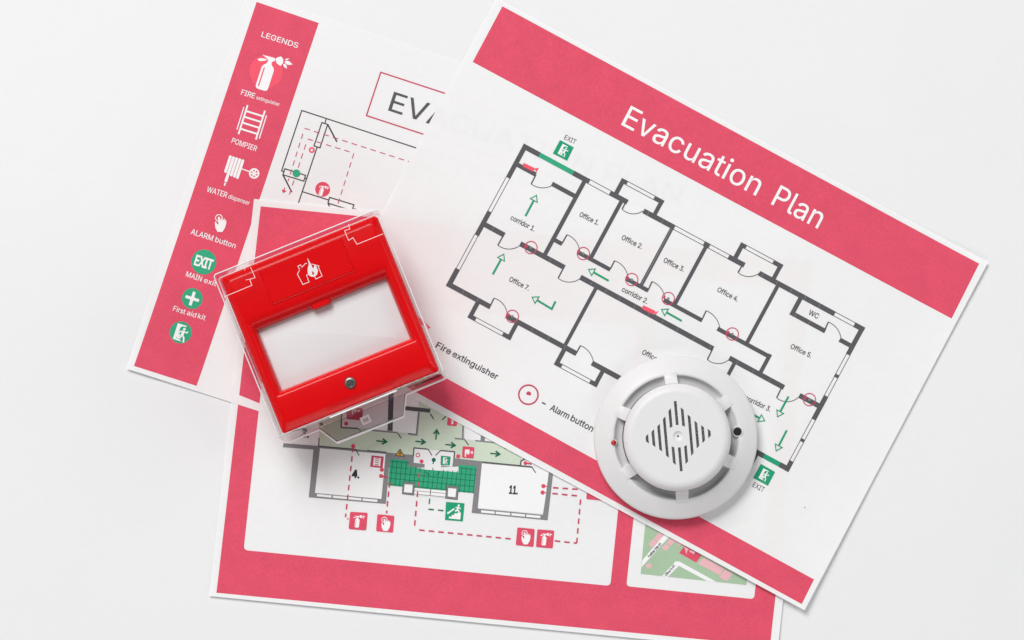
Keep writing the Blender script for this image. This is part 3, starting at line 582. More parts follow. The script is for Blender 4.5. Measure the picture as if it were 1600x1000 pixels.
S.path([(557.5, 327.5), (551, 325.6), (553, 320), (515, 308.4), (512.4, 317.4), (545, 327.5)], 1.7, bk); S.line((512.4, 317.4), (516, 325), 2.0, bk)
S.end('printed_floor_plan')
S.begin()
rd = 'dred'
S.dash((476, 200.4), (700, 272), 1.35, rd, 9, 6.4, start=-0.0); S.dash((476, 200.4), (450, 283), 1.35, rd, 8.4, 6.2, start=9)
S.dash((480.6, 217), (553, 239.4), 1.35, rd, 8.6, 6.4); S.dash((480.6, 217), (450.6, 309), 1.35, rd, 8.6, 6.2, start=9)
S.dash((553, 239.4), (527, 322), 1.35, rd, 8.6, 6.2)
S.end('printed_dashed_line')
S.begin(); S.disc((463.2, 270.8), 6.1, 'green2', 4); S.end('printed_dot')
S.begin(); S.ring((487.2, 234.4), 3.4, 2.4, 'redc', 4); S.end('printed_dot')
S.begin(); S.line((445, 293), (443.4, 298), 1.5, rd); S.poly([(440, 296), (448, 298.2), (442.4, 302)], rd); S.end('printed_arrow')
S.begin(); S.disc((504.2, 295.8), 11.6, 'red', 2); ic_extinguisher(Frame(S, (502.6, 298), ANG, .30)); S.end('printed_symbol')

# ================================================================== ESCAPE MAP SHEET
S = SB; ANG = 5.8
def rpath(P, r): 
    out = []
    for i in range(len(P)):
        a = P[i-1]; p = P[i]; b = P[(i+1) % len(P)]; da = math.dist(a, p); db = math.dist(b, p)
        s0 = (p[0]+(a[0]-p[0])*r/da, p[1]+(a[1]-p[1])*r/da); s1 = (p[0]+(b[0]-p[0])*r/db, p[1]+(b[1]-p[1])*r/db)
        for k in range(6):
            t = k/5; out.append(((1-t)**2*s0[0]+2*t*(1-t)*p[0]+t*t*s1[0], (1-t)**2*s0[1]+2*t*(1-t)*p[1]+t*t*s1[1]))
    return out
panel1 = rpath([(424.6, 456), (995, 512), (953.6, 915.4), (380.8, 859.4)], 7)
panel2 = rpath([(1030, 432), (1236, 452), (1178, 936), (978.6, 915.8)], 6)
S.begin(); S.poly([(407.5, 322.5), (1271, 408), (1202.6, 1009), (338.5, 926)], 'red2', 0, [panel1, panel2]); S.end('printed_border', 'rose red border')
S.begin()
S.poly([(497, 620), (497, 697), (590, 705.6), (646.4, 711), (646.8, 699.6), (710, 705.6), (709.6, 716), (813, 727), (814.6, 712), (816, 696), (777, 693), (725, 687), (727, 590), (657, 590), (651, 679), (590, 673)], 'pale', 1)
S.end('printed_corridor', 'pale green corridor')
S.begin()
G = 'mgrey'
# rooms left white, walls in grey
S.poly([(533, 620), (607, 622), (606, 671), (533, 667)], 'white2', 2)
S.poly([(614, 640), (654, 644), (650.6, 677.5), (613, 674)], 'white2', 2)
S.poly([(470, 640), (498, 642), (499, 696), (466, 693)], 'white2', 2)
S.poly([(726, 640), (830, 640), (830, 700), (777, 692.4), (726, 686)], 'white2', 2)
S.poly([(443, 692.6), (500, 697), (602.8, 706.6), (609, 717), (603, 787.4), (482.6, 777), (490, 702.4), (442, 698.8)], G, 2)
S.poly([(500.2, 700.2), (602.6, 709.4), (596, 779.6), (492.2, 770.2)], 'white', 3)
S.poly([(602, 706.8), (646.6, 711), (710, 716), (754, 721), (746.4, 802), (737, 801), (744.6, 728), (608.6, 732)], G, 2)
for a, b in (((495.6, 771.9), (518.4, 774.1)), ((520.6, 774.3), (565, 778.5)), ((567, 778.7), (590, 780.9))):
    S.poly([a, b, (b[0]-.5, b[1]+3.4), (a[0]-.5, a[1]+3.4)], 'white', 3)
# room 11
S.poly([(745.8, 722), (754, 721), (831, 729), (831, 731), (753, 723.6), (746.4, 794.6), (848.4, 804.4), (855, 736), (864.2, 739.8), (855.6, 813), (737, 801.4)], G, 2)
S.poly([(753, 724), (831, 731.2), (858, 734), (852, 780), (848.4, 803.2), (746.6, 793.8)], 'white', 2.4)
for a, b in (((752, 797.2), (773, 799.2)), ((775, 799.4), (797.4, 801.5)), ((799.4, 801.7), (820.6, 803.7)), ((822.6, 803.9), (844.6, 806))):
    S.poly([a, b, (b[0]-.5, b[1]+3.6), (a[0]-.5, a[1]+3.6)], 'white', 3.2)
# hidden-side rooms
S.path([(534.2, 640), (533.2, 668), (559, 669.4)], 2.2, 'grey', 3); S.line((559, 669.4), (564, 674), 1.4, 'grey', 3)
S.line((578, 672), (621.6, 676.2), 2.2, G, 3); S.line((621.4, 676.6), (627, 685), 1.5, 'black', 3)
S.poly([(607.4, 610), (615.4, 611), (613.6, 673.4), (605.6, 672.6)], 'grey', 3)
S.path([(637.4, 677.8), (651, 679.4), (654.6, 644)], 3.0, G, 3)
S.poly([(632, 634.5), (672.4, 638.8), (672, 645), (631.4, 640.6)], 'grey', 3)
S.line((672.4, 646.6), (677.8, 654.8), 1.6, 'black', 3); S.line((697.6, 649.4), (691, 656), 1.6, 'black', 3)
S.line((725, 620), (723, 686), 2.6, G, 3); S.line((710.6, 685), (726.4, 686.6), 2.2, G, 3); S.line((726, 687), (732.2, 695.6), 1.5, 'black', 3)
S.line((742.4, 688.4), (777, 692), 2.2, G, 3); S.line((755, 676), (754, 689.4), 6.6, G, 3); S.line((788.4, 699.8), (791, 701.4), 1.6, 'black', 3)
S.line((498.6, 684), (498, 697), 1.8, 'grey', 3); S.line((497, 697), (556, 702.2), 1.8, 'grey', 3); S.line((556, 702.4), (561.2, 711.8), 1.4, 'black', 4)
S.line((574, 704), (604, 706.8), 1.8, 'grey', 3)
S.path([(813, 727), (814.2, 720), (820.4, 717)], 2.0, 'grey', 3); S.line((754, 722), (831, 729.4), 1.9, 'grey', 3); S.line((831, 729.6), (837, 738.8), 1.5, 'black', 3)
S.end('printed_floor_plan', 'grey walls of the escape map')
# green tiled terrace
S.begin()
S.poly([(610, 717), (638, 719.4), (638, 728.4), (663, 733.4), (689, 735.6), (716, 738), (717, 726.2), (744.6, 728.4), (740.6, 770.6), (606, 758.4)], 'green2', 3)
for i in range(19):
    x = 612.5+7.2*i; y0 = 719+.098*(x-612); top = y0
    if 638 < x < 718: top = 729+.098*(x-640)
    S.line((x+1.2, top), (x-2.6, 757.6+.098*(x-606)), .95, 'gdark', 4)
for k, (a, b) in enumerate(((611, 640), (610, 638), (609, 742), (608, 741), (606.6, 740.4))):
    y = 720.5+8.9*k
    if k < 2:
        S.line((a-1, y), (b, y+.098*(b-a)), .95, 'gdark', 4); S.line((717, y+.098*107), (744, y+.098*134), .95, 'gdark', 4)
    else: S.line((a-1, y), (b, y+.098*(b-a)), .95, 'gdark', 4)
S.line((665, 737), (671, 743), 1.3, 'gdark', 4); S.line((687, 737), (681.5, 743), 1.3, 'gdark', 4)
S.end('printed_terrace', 'green tiled terrace')
# entrance lobby and pillars
S.begin()
S.poly([(647.4, 701), (709.6, 706.6), (706.6, 729.2), (689.4, 727.2), (688.8, 735.6), (663.4, 733.6), (663.6, 725), (646.4, 723)], 'white2', 4)
S.path([(646, 713), (647, 699.8), (668.6, 702)], 1.9, 'grey', 5); S.path([(688.4, 704), (710.2, 706), (709.4, 716)], 1.9, 'grey', 5)
S.line((669, 702), (675, 711.6), 1.5, 'black', 5); S.line((688.4, 704.2), (680.6, 711.6), 1.5, 'black', 5)
S.ring((653, 711.2), 2.9, 1.4, 'dred', 5); S.disc((658.8, 721), 3.1, 'red2', 5); S.disc((677.8, 718.6), 3.2, 'gdark', 5); S.line((677.6, 718), (676.9, 725), 1.9, 'gdark', 5); S.line((676.6, 731), (676.2, 735), 1.4, 'gdark', 5)
for o4, i4 in ((((630, 752.6), (648, 754.2), (646.4, 773.6), (628.6, 771.6)), ((632, 756), (645.4, 757), (644.4, 770.6), (630.6, 769.4))),
               (((698, 759), (716.6, 760.6), (714.6, 780.6), (696, 778.6)), ((700, 762), (713.6, 763.2), (712, 777.4), (699, 776)))):
    S.poly(o4, 'mgrey', 5); S.poly(i4, 'white', 6); S.path(o4, .8, 'grey', 6, True); S.path(i4, .7, 'grey', 7, True)
S.poly([(648.2, 762.4), (697, 766.8), (696, 778), (647.2, 773.6)], 'white', 4.5)
S.line((648, 766.6), (696.4, 771), .9, 'mgrey', 5); S.line((647.6, 772), (696, 776.6), 1.1, 'mgrey', 5); S.line((673, 764), (672, 774.6), 1.3, 'grey', 5)
S.end('printed_lobby', 'entrance lobby between two pillars')
# dashed leader lines
def leader(pts, c='dred', w=2.3, on=8.6, off=6.4):
    S.begin()
    for a, b in zip(pts, pts[1:]): S.dash(a, b, w, c, on, off, 6)
    S.end('printed_dashed_line')
leader([(552, 698), (540, 808)]); leader([(609, 753), (604, 802)])
leader([(655.4, 738), (647.4, 827)]); leader([(655, 828), (803, 842.4)])
leader([(866.6, 845), (901, 848.6), (907.4, 777)]); leader([(863, 771), (905, 775)]); leader([(864, 762), (907, 764.6)])
leader([(671.6, 779), (670.4, 789)], 'gdark', 1.7); leader([(669.4, 795.6), (695, 798)], 'gdark', 1.9)
for c, r in (((552, 697.2), 3.2), ((596.8, 734), 3.2), ((595.5, 743.8), 3.2), ((541, 662), 3.2), ((716, 713), 3.2), ((820.8, 723.5), 2.9), ((849, 759.5), 3.3), ((847.8, 769.5), 3.3), ((543.8, 810.6), 1.2)):
    S.begin(); S.disc(c, r, 'red2', 6)
    if c[0] in (849, 847.8): S.line(c, (c[0]+6, c[1]+.6), 1.5, 'red2', 6)
    if c[0] == 820.8: S.line(c, (830.6, 725), 2.2, 'dred', 6)
    if c[0] == 595.5: S.line(c, (606, 746), 2.2, 'dred', 6)
    S.end('printed_dot')
# arrows
def garrow(a, b):
    S.begin(); L = math.dist(a, b); ex = ((b[0]-a[0])/L, (b[1]-a[1])/L); ey = (-ex[1], ex[0])
    def q(x, y): return (a[0]+ex[0]*x+ey[0]*y, a[1]+ex[1]*x+ey[1]*y)
    S.line(a, q(L-2, 0), 2.1, 'gdark', 4); S.path([q(L-6.4, -4.2), q(L, 0), q(L-6.4, 4.2)], 2.5, 'gdark', 4.4)
    S.end('printed_arrow', 'solid green arrow')
for a, b in (((588, 688.8), (604, 690.4)), ((649, 689.4), (664.2, 691)), ((681, 687), (682.6, 672)), ((696, 694.6), (711, 696)), ((766, 708.4), (780.6, 709.6))): garrow(a, b)
# signs
S.begin(); S.poly([(625.2, 701), (632.6, 713.8), (617.2, 712)], 'black', 5); S.poly([(625.1, 703.4), (630.7, 712.7), (619.2, 711.2)], 'yellow', 6)
S.path([(624, 705.6), (626.8, 708.2), (623.6, 708.8), (626.2, 711.6)], 1.1, 'black', 7); S.end('printed_sign', 'amber warning triangle')
def sign(tl, tr, br, bl, c, icon, k, dx=0, dy=0, r=2.2):
    S.begin(); sq(S, tl, tr, br, bl, c, 5, r)
    cx = sum(p[0] for p in (tl, tr, br, bl))/4; cy = sum(p[1] for p in (tl, tr, br, bl))/4
    f = Frame(S, (cx+dx, cy+dy), ANG, k)
    if icon: icon(f)
    S.end('printed_sign')
def raise_layers(fn, d=3):
    def g(f):
        f2 = Frame(f.s, (0, 0), 0, 1); f2.c = f.c; f2.k = f.k; f2.ca = f.ca; f2.sa = f.sa
        f2.poly = lambda l, c, layer=3, holes=(): f.s.poly(f.ps(l), c, layer+d, [f.ps(h) for h in holes])
        f2.line = lambda a, b, w, c, layer=3: f.s.line(f.p(*a), f.p(*b), w*f.k, c, layer+d)
        f2.disc = lambda a, r, c, layer=3: f.s.disc(f.p(*a), r*f.k, c, layer+d)
        f2.ring = lambda a, r, w, c, layer=3: f.s.ring(f.p(*a), r*f.k, w*f.k, c, layer+d)
        f2.path = lambda l, w, c, layer=3, closed=False: f.s.path(f.ps(l), w*f.k, c, layer+d, closed)
        fn(f2)
    return g
EXT = raise_layers(ic_extinguisher); HAND = raise_layers(ic_hand); LAD = raise_layers(ic_ladder); MAN = raise_layers(lambda f: ic_exit(f, 'green'))
sign((547.4, 799.6), (574.7, 801.2), (572.2, 828.8), (544.8, 826.6), 'red', EXT, .34, -1.4, .6)
sign((589.8, 803.4), (616.3, 806), (614.2, 832.2), (587.7, 830), 'red', HAND, .80, 0, -.6)
sign((808.5, 824), (835.5, 826.6), (833.5, 854.6), (805.8, 851.6), 'red', HAND, .80, 0, -1)
sign((839.7, 827), (866, 829), (863.5, 857), (837.3, 854.6), 'red', EXT, .34, -1.4, .6)
def ic_bars(f):
    f.poly([(-9, -12), (9, -12), (9, 12), (-9, 12)], 'white', 6)
    for y in (-9, -3, 3, 9): f.line((-6, y), (6, y), 2.6, 'dred', 7)
    for x in (-9.6, 9.6): f.line((x, -13), (x, 13), 3, 'white', 6)
sign((580.7, 711.6), (599.8, 713.5), (597.8, 731.4), (578.4, 729.4), 'dred', ic_bars, .50, 0, 0, .8)
def ic_hose(f):
    f.poly([(-11, -9), (4, -9), (4, 6), (-3, 6), (-3, 3), (-6, 3), (-6, 15), (-9.5, 15), (-11, 3)], 'white', 6); f.disc((12, -1), 4.2, 'white', 6); f.disc((12, -1), 1.5, 'red2', 7)
sign((723, 697), (741.6, 699), (740, 716.6), (721.8, 715), 'red2', ic_hose, .48)
def ic_bar(f): f.poly([(-4, -13), (4, -13), (4, 14), (-4, 14)], 'white', 6); f.line((-1.5, -8), (-1.5, 10), 1, 'dred', 7)
sign((700.4, 648), (716, 649.6), (713.6, 666.2), (698.4, 664.6), 'red2', ic_bar, .36, 0, .6)
sign((541, 636), (567.4, 638), (566, 657), (541.4, 655), 'dred', ic_hose, .45, 1, -5, 3)
sign((918.4, 752), (946, 754.6), (943.6, 782.4), (916, 779.8), 'red', EXT, .30, -1, -2)
sign((689, 712), (704.2, 713.4), (703, 727.4), (688.4, 726.6), 'green', MAN, .40, -1, 0, .5)
def ic_stairs(f):
    f.poly([(-8, 11), (-8, 8), (-4, 8), (-4, 5), (0, 5), (0, 2), (5, 2), (5, 0), (10, 0), (10, 11)], 'white', 6)
    f.line((-10, 3), (-1, -5), 2.2, 'white', 6); f.poly([(-11.5, 4.4), (-10.6, .6), (-7.8, 3.6)], 'white', 6)
    f.disc((5.4, -10.4), 1.8, 'white', 6); f.path([(5, -8), (3.8, -3), (0.6, -1.4)], 2.4, 'white', 6); f.path([(4.4, -3.6), (7.6, -.8)], 2.2, 'white', 6); f.path([(.8, -7), (5, -7.2), (9, -6)], 1.8, 'white', 6)
sign((697, 784.2), (725.8, 786.4), (723.2, 814.6), (695.4, 812.4), 'green', ic_stairs, 1.0, 0, .4, .4)
# room numbers
label(S, [('4.', (550, 746), (560.8, 747.2), 12.2, 'black', .62)], 'printed_number', 6)
label(S, [('11.', (795.6, 771), (808.2, 772.2), 12.4, 'black', .6)], 'printed_number', 6)
label(S, [('3.', (471, 682.6), (482, 683.8), 12.0, 'black', .55)], 'printed_number', 6)
# street map corner
S.begin()
S.poly([(1008.6, 812), (1001, 896.6), (1166, 914), (1176, 830), (1172, 800)], 'mapg', 2)
S.poly([(1003.8, 875), (1058, 812), (1065.6, 816.6), (1002, 886.4)], 'white', 3)
S.poly([(1034, 900.4), (1055.4, 877), (1061.6, 877.4), (1121, 910), (1105, 907.8), (1060.6, 884), (1043, 901.4)], 'white', 3)
for q in (((1013, 850), (1020.6, 842), (1027, 847.6), (1018, 856.4)), ((1021.4, 841.2), (1032, 829.5), (1038, 835.6), (1027.8, 846.8)), ((1034, 856), (1040, 849.2), (1046.8, 854), (1040.4, 861.2)), ((1041, 848.4), (1050, 838), (1056.6, 843.6), (1048, 852.6)), ((1054.6, 845.4), (1062, 840), (1068, 850), (1060, 853)),
          ((1008, 884), (1014, 878.8), (1019.4, 883.4), (1013.2, 889)), ((1090, 880), (1100, 871), (1131, 888), (1124.6, 899)), ((1123.6, 902), (1132, 890), (1145, 896), (1136, 908))):
    S.poly(q, 'pink', 3)
S.poly([(1061, 864), (1070, 852), (1096, 867.6), (1087.6, 879)], 'red2', 4); S.poly([(1068.4, 853), (1076.6, 858), (1074, 860), (1072.4, 866)], 'pink', 5); S.poly([(1078, 859), (1086, 862), (1084, 866), (1077, 862)], 'pink', 5)
S.text('Festival 10th ST.', (1014.4, 871), (1034.4, 849.6), 3.8, 'black', 5, .16); S.text("Oliver's ST.", (1041, 900), (1056, 883.6), 3.8, 'black', 5, .16)
S.end('printed_street_map', 'pale green street map with pink blocks')

# ================================================================== EVACUATION PLAN SHEET
S = SC_; ANG = 28.2
S.begin(); S.quadpatch((785, 10), (1529, 412.4), (1486, 498), (738.6, 97), 'red', 0); S.end('printed_band', 'rose red title band')
S.begin(); S.quadpatch((522, 495), (1271, 905), (1251.6, 943.4), (503, 532), 'red', 0); S.end('printed_band', 'narrow rose red lower band')
label(S, [('Evacuation', (970.4, 195), (1180.4, 306), 33.5, 'white', .2), ('Plan', (1204.4, 319), (1277, 357.4), 33.5, 'white', .2)], 'printed_title')
U = (.880, .475); VV = (-.475, .880)
def P(t, s): return (817+t*U[0]+s*VV[0], 228+t*U[1]+s*VV[1])
g = 'grey'
S.begin()
def H(s_, t0, t1, w=8): S.line(P(t0, s_), P(t1, s_), w, g, 2)
def V(t_, s0, s1, w=6): S.line(P(t_, s0), P(t_, s1), w, g, 2)
def WH(s_, t0, t1, w=8):
    for d in (-w/2+.5, w/2-.5): S.line(P(t0, s_+d), P(t1, s_+d), 1.0, g, 2)
def WV(t_, s0, s1, w=7):
    for d in (-w/2+.5, w/2-.5): S.line(P(t_+d, s0), P(t_+d, s1), 1.0, g, 2)
def L(a, b, w=2.1): S.line(a, b, w, g, 2)
def D(a, b, c): S.arc3(a, b, c, 1.15, g, 2)
# upper wall
H(0, -.4, 29.5); H(0, 89.5, 118); WH(0, 118, 154.5); H(0, 154.5, 185.6)
H(0, 214, 269); WH(0, 268, 322, 7.4); H(0, 321, 331); WH(0, 331, 366, 7.4); H(0, 365, 393)
H(0, 419, 553); WH(0, 553, 589, 7.4); H(0, 588, 605.5)
# upper bays
V(163.5, -26, 0, 7); H(-26, 160, 171, 7); WH(-26, 171, 220, 7); H(-26, 219, 235.5, 7); V(232, -26, 0, 6.5)
V(375, -26, 0, 7); H(-26, 371.5, 382, 7); WH(-26, 382, 431, 7); H(-26, 430, 446.5, 7); V(443, -26, 0, 6.5)
# left wall
V(3.4, -4, 55, 7.4); WV(3.2, 55, 115); V(3, 115, 157.5, 7.4); WV(2.4, 157.5, 217.5); V(1.8, 217.5, 249.6, 8)
# inner walls
H(30, 6, 39, 7); H(30.6, 68, 110, 7); V(111, 2, 134, 6.6); H(136.6, 4, 41, 8); H(136.6, 69, 147.6, 8); H(138, 176.4, 412, 8.2); H(138.6, 441, 538, 8)
H(138, 565, 600, 8); H(106, 112, 127, 6.4); H(105.6, 154, 212, 6.4); V(176.6, 2, 104, 6.2); H(106.2, 240, 279.6, 6.4); V(266, 2, 104, 5.6)
H(107.2, 308, 376, 6.4); V(326.4, 2, 105, 6); H(107, 403, 497.4, 6.6); V(454, 2, 105, 6); V(494.6, 103, 136, 6.2)
V(494.6, 2, 33, 7); H(30.6, 491.2, 553, 7.2); H(31.6, 579, 600, 7)
# right wall
V(601.6, -4, 46, 7.4); WV(602, 46, 81); V(602, 81, 86.4, 7.4); WV(602.2, 86, 120); V(602.4, 119, 160.6, 7.6); WV(602.6, 160, 195); V(602.6, 195, 200, 7.2); WV(602.8, 200, 235); V(603, 234, 251.8, 7.6)
# lower wall
H(247.6, 547, 561); H(247.6, 589, 606.8); V(550, 246, 288, 6)
H(245.6, -2, 75); H(246, 103, 228); V(206, 140, 244, 5.8); V(452, 140, 246, 5.8); H(247.4, 256, 480)
V(54.4, 247, 277, 7); H(273.6, 51, 64, 7); WH(273.6, 63, 113, 7); H(273.6, 112, 127, 7); V(123.4, 247, 276.8, 6.6)
V(208, 247, 277.6, 7); H(274.2, 204.6, 217, 7); WH(274.2, 216, 268, 7); H(274.2, 267, 280.4, 7); V(276.8, 249, 277.4, 6.6)
# doors
L((837.4, 273), (830, 287.6)); D((830, 287.6), (847, 293.6), (862.6, 290))
L((787, 367), (778, 383.4)); D((778, 383.4), (795, 389.4), (813, 383.4))
L((881.4, 417), (872, 435)); D((872, 435), (890, 441), (905.6, 436))
L((1113.4, 545), (1105, 562)); D((1105, 562), (1123, 568.2), (1139, 562))
L((1222, 603.6), (1213.2, 621.6)); D((1213.2, 621.6), (1231, 627.8), (1248, 620))
L((878.4, 380.4), (885.8, 367)); D((885.8, 367), (899, 376.4), (905.6, 393))
L((953.2, 421), (960.2, 407.6)); D((960.2, 407.6), (974, 417), (981, 434))
L((1012, 454.6), (1018.8, 440)); D((1018.8, 440), (1032, 450), (1039, 468))
L((1096.4, 500), (1103.2, 485.6)); D((1103.2, 485.6), (1118, 497), (1124.6, 514))
L((979, 313), (972, 327)); D((972, 327), (990, 334.4), (1004.6, 329.6))
L((1161, 412), (1153, 426)); D((1153, 426), (1171, 432.4), (1186, 427))
L((1286.6, 519), (1294, 503.2)); D((1294, 503.2), (1307, 513), (1314, 531))
L((765, 480), (772, 466)); D((772, 466), (785, 474), (792.4, 490))
L((900, 552.4), (907, 540)); D((907, 540), (920, 549.6), (927, 565))
S.end('printed_floor_plan', 'dark grey walls, windows and doors of the floor plan')
# fine joints in the dark walls
S.begin()
for s_, t0, t1 in ((138, 196, 410), (0, 222, 265), (0, 425, 550), (246, 120, 225), (245.6, 26, 70), (138.6, 455, 535), (30.6, 500, 550), (136.6, 20, 38), (136.6, 95, 140)):
    t = t0
    while t < t1:
        S.line(P(t, s_-3.4), P(t+.6, s_+3.2), .45, 'lgrey', 3); t += 24+6*random.random()
S.line(P(265.6, 4), P(265.6, 102), .7, 'lgrey', 3)
S.end('printed_wall_joints')['kind'] = 'stuff'
S.begin(); S.line(P(29.5, 0), P(89.5, 0), 7.6, 'green2', 2); S.end('printed_exit_opening', 'green exit opening in the upper wall')
S.begin(); S.line(P(560.6, 247.6), P(590, 247.6), 7.6, 'green', 2); S.end('printed_exit_opening', 'green exit opening in the lower wall')
def harrow(pts):
    """shaft with an outlined triangular head"""
    S.begin(); a = pts[-2]; b = pts[-1]; Ln = math.dist(a, b); ex = ((b[0]-a[0])/Ln, (b[1]-a[1])/Ln); ey = (-ex[1], ex[0])
    def q(x, y): return (a[0]+ex[0]*x+ey[0]*y, a[1]+ex[1]*x+ey[1]*y)
    S.path(list(pts[:-1])+[q(Ln-10.5, 0)], 3.1, 'green', 3)
    S.path([q(Ln-1.6, 0), q(Ln-10.6, 6), q(Ln-10.6, -6)], 1.5, 'green', 3.5, True)
    S.end('printed_arrow', 'green arrow with an outlined head')
for a in ([(821, 338), (839, 304)], [(770, 429), (788, 396)], [(951, 439), (918, 420.4)], [(868, 471), (862, 483), (830, 463.6)], [(1065, 501.6), (1032, 483)], [(1231.8, 619.6), (1213.6, 652.6)], [(1229, 672.4), (1211.6, 706)], [(1174, 646.6), (1196, 658.4)]): harrow(a)
def alarm(c):
    S.begin(); S.ring(c, 9.6, 1.5, 'dred', 4); S.disc(c, 2.0, 'mgrey', 4); S.line((c[0]-7.4, c[1]-3.0), (c[0]-5.2, c[1]-1.6), 5, 'dred', 3.4); S.end('printed_alarm_symbol', 'red ringed alarm button')
for c in ((829.6, 387), (911.4, 396.4), (987, 437), (1044, 466.6), (1144, 522), (1264.4, 624.5), (800.6, 494.4)): alarm(c)
def lying(p4, n3):
    S.begin(); S.poly(p4, 'redc', 4); S.poly(n3, 'redc', 4); S.end('printed_symbol', 'red extinguisher mark')
lying([(818, 254.6), (835.8, 263), (833, 268.6), (816.4, 260)], [(834.6, 263.4), (842, 262.6), (838, 269)])
lying([(1005, 477), (1023.8, 486), (1021, 492.2), (1002.6, 482.4)], [(1022.4, 488.4), (1029, 486), (1024, 492.6)])
lying([(648, 491), (664, 503), (661, 509), (645, 497)], [(665, 504), (672.6, 512), (669.4, 514.2)])
def exits(c4, t0, t1, cap):
    S.begin(); S.poly(c4, 'green', 3); cx = sum(p[0] for p in c4)/4; cy = sum(p[1] for p in c4)/4
    raise_layers(lambda f: ic_exit(f, 'green'), 2)(Frame(S, (cx-1, cy-.5), ANG, .66)); S.end('printed_sign', 'green running figure sign')
    label(S, [('EXIT', t0, t1, cap, 'black', 0)])
exits([(875, 219), (896.4, 230.4), (886, 251.4), (863.8, 240)], (881, 217.4), (898, 225.6), 7.4)
exits([(1188.5, 724.8), (1210.8, 737.4), (1199.5, 759), (1176.5, 746.8)], (1174.8, 760), (1191.6, 769), 8.0)
for st, p0, p1, cap in (('corridor 1.', (797, 343), (834, 362), 7.9), ('Office 1.', (904.6, 338), (933.8, 352.4), 7.7), ('Office 2.', (970.4, 374), (1001.8, 389.4), 7.7), ('Office 3.', (1035.8, 409.4), (1067.2, 425), 7.7),
                        ('Office 4.', (1119.8, 455.4), (1151.4, 471.4), 7.7), ('Office 5.', (1234.2, 544), (1266, 559.6), 7.7), ('WC', (1262.2, 491), (1276.6, 498.6), 8.2), ('Office 7.', (794.8, 439), (825.2, 454.4), 7.7),
                        ('corridor 2.', (970.8, 455), (1010.2, 475), 7.9), ('corridor 3.', (1163.4, 624.4), (1202.2, 643.6), 7.9), ('Office 6.', (1002.4, 553), (1033.6, 569), 7.7)):
    label(S, [(st, p0, p1, cap, 'black', .12)])
label(S, [('Fire', (680.4, 542.6), (702.6, 554.4), 9.6, 'black', .18), ('extinguisher', (706, 556.4), (775.4, 593.6), 9.6, 'black', .18)])
label(S, [('Alarm', (858.6, 640.4), (887, 654.8), 9.6, 'black', .18), ('button', (890.6, 656.6), (924.4, 674.8), 9.6, 'black', .18)])
S.begin(); S.line((846.8, 628.8), (852.4, 631.8), 2.0, 'black', 3); S.end('printed_dash')
S.begin(); S.ring((825.6, 616.8), 15, 2.4, 'dred', 3); S.poly([(822.4, 616.6)]+[(826+3.8*math.cos(math.radians(a)), 615.4+3.8*math.sin(math.radians(a))) for a in range(190, 381, 19)]+[(829, 618)], 'dred', 3); S.end('printed_alarm_symbol', 'large red ring of the alarm button key')
S.begin(); S.disc((1257, 793), .9, 'black', 3, 10); S.end('printed_speck')

# ================================================================== materials of the two devices
M['redplastic'] = solid_mat('glossy_red_plastic', lin('DE0008'), rough=.27, spec=.26, amt=.02, scale=500, amt2=.02, scale2=40, bdist=.00002, bscale=900)
M['whiteplastic'] = solid_mat('white_abs_plastic', (.755, .75, .757, 1), rough=.42, spec=.35, amt=.008, scale=200, bdist=.000015, bscale=1500)
M['panelwhite'] = solid_mat('white_insert_card', (.73, .74, .755, 1), rough=.5, spec=.25, amt=.01, scale=120)
M['blackplastic'] = solid_mat('black_plastic', (.008, .008, .009, 1), rough=.5, spec=.4)
M['rubber'] = solid_mat('black_rubber', (.012, .012, .014, 1), rough=.45, spec=.5, amt=.2, scale=900)
M['steel'] = solid_mat('brushed_steel', (.55, .56, .55, 1), rough=.28, metal=1.0, amt=.15, scale=1400)
M['steeldark'] = solid_mat('shadowed_steel_socket', (.08, .085, .08, 1), rough=.5, metal=.6, amt=.2, scale=1400)  # steel darkened in its colour for recess shade; the dark pegs share it
M['printwhite'] = solid_mat('white_pad_print', (.86, .86, .86, 1), rough=.5, spec=.3, amt=.03, scale=1500)

def clear_mat(name, tint, ior=1.46, rough=.04, gain=1.0):
    m, nt, out = new_mat(name)
    t = nt.nodes.new('ShaderNodeBsdfTransparent'); t.inputs['Color'].default_value = tint
    g_ = nt.nodes.new('ShaderNodeBsdfGlossy'); g_.inputs['Roughness'].default_value = rough
    fr = nt.nodes.new('ShaderNodeFresnel'); fr.inputs['IOR'].default_value = ior
    mx = nt.nodes.new('ShaderNodeMixShader')
    gm = nt.nodes.new('ShaderNodeMath'); gm.operation = 'MULTIPLY'; gm.inputs[1].default_value = gain
    nt.links.new(fr.outputs[0], gm.inputs[0]); nt.links.new(gm.outputs[0], mx.inputs[0]); nt.links.new(t.outputs[0], mx.inputs[1]); nt.links.new(g_.outputs[0], mx.inputs[2])
    nt.links.new(mx.outputs[0], out.inputs['Surface'])
    return m
M['clear'] = clear_mat('clear_polycarbonate', (1, 1, 1, 1), 1.18)
M['clearwall'] = clear_mat('clear_polycarbonate_wall', (.997, .99, .992, 1), 1.15, .08, .35)
M['cleartab'] = clear_mat('shade_tinted_polycarbonate', (.86, .85, .86, 1))  # grey tint puts the shade under the tab into the plastic's colour

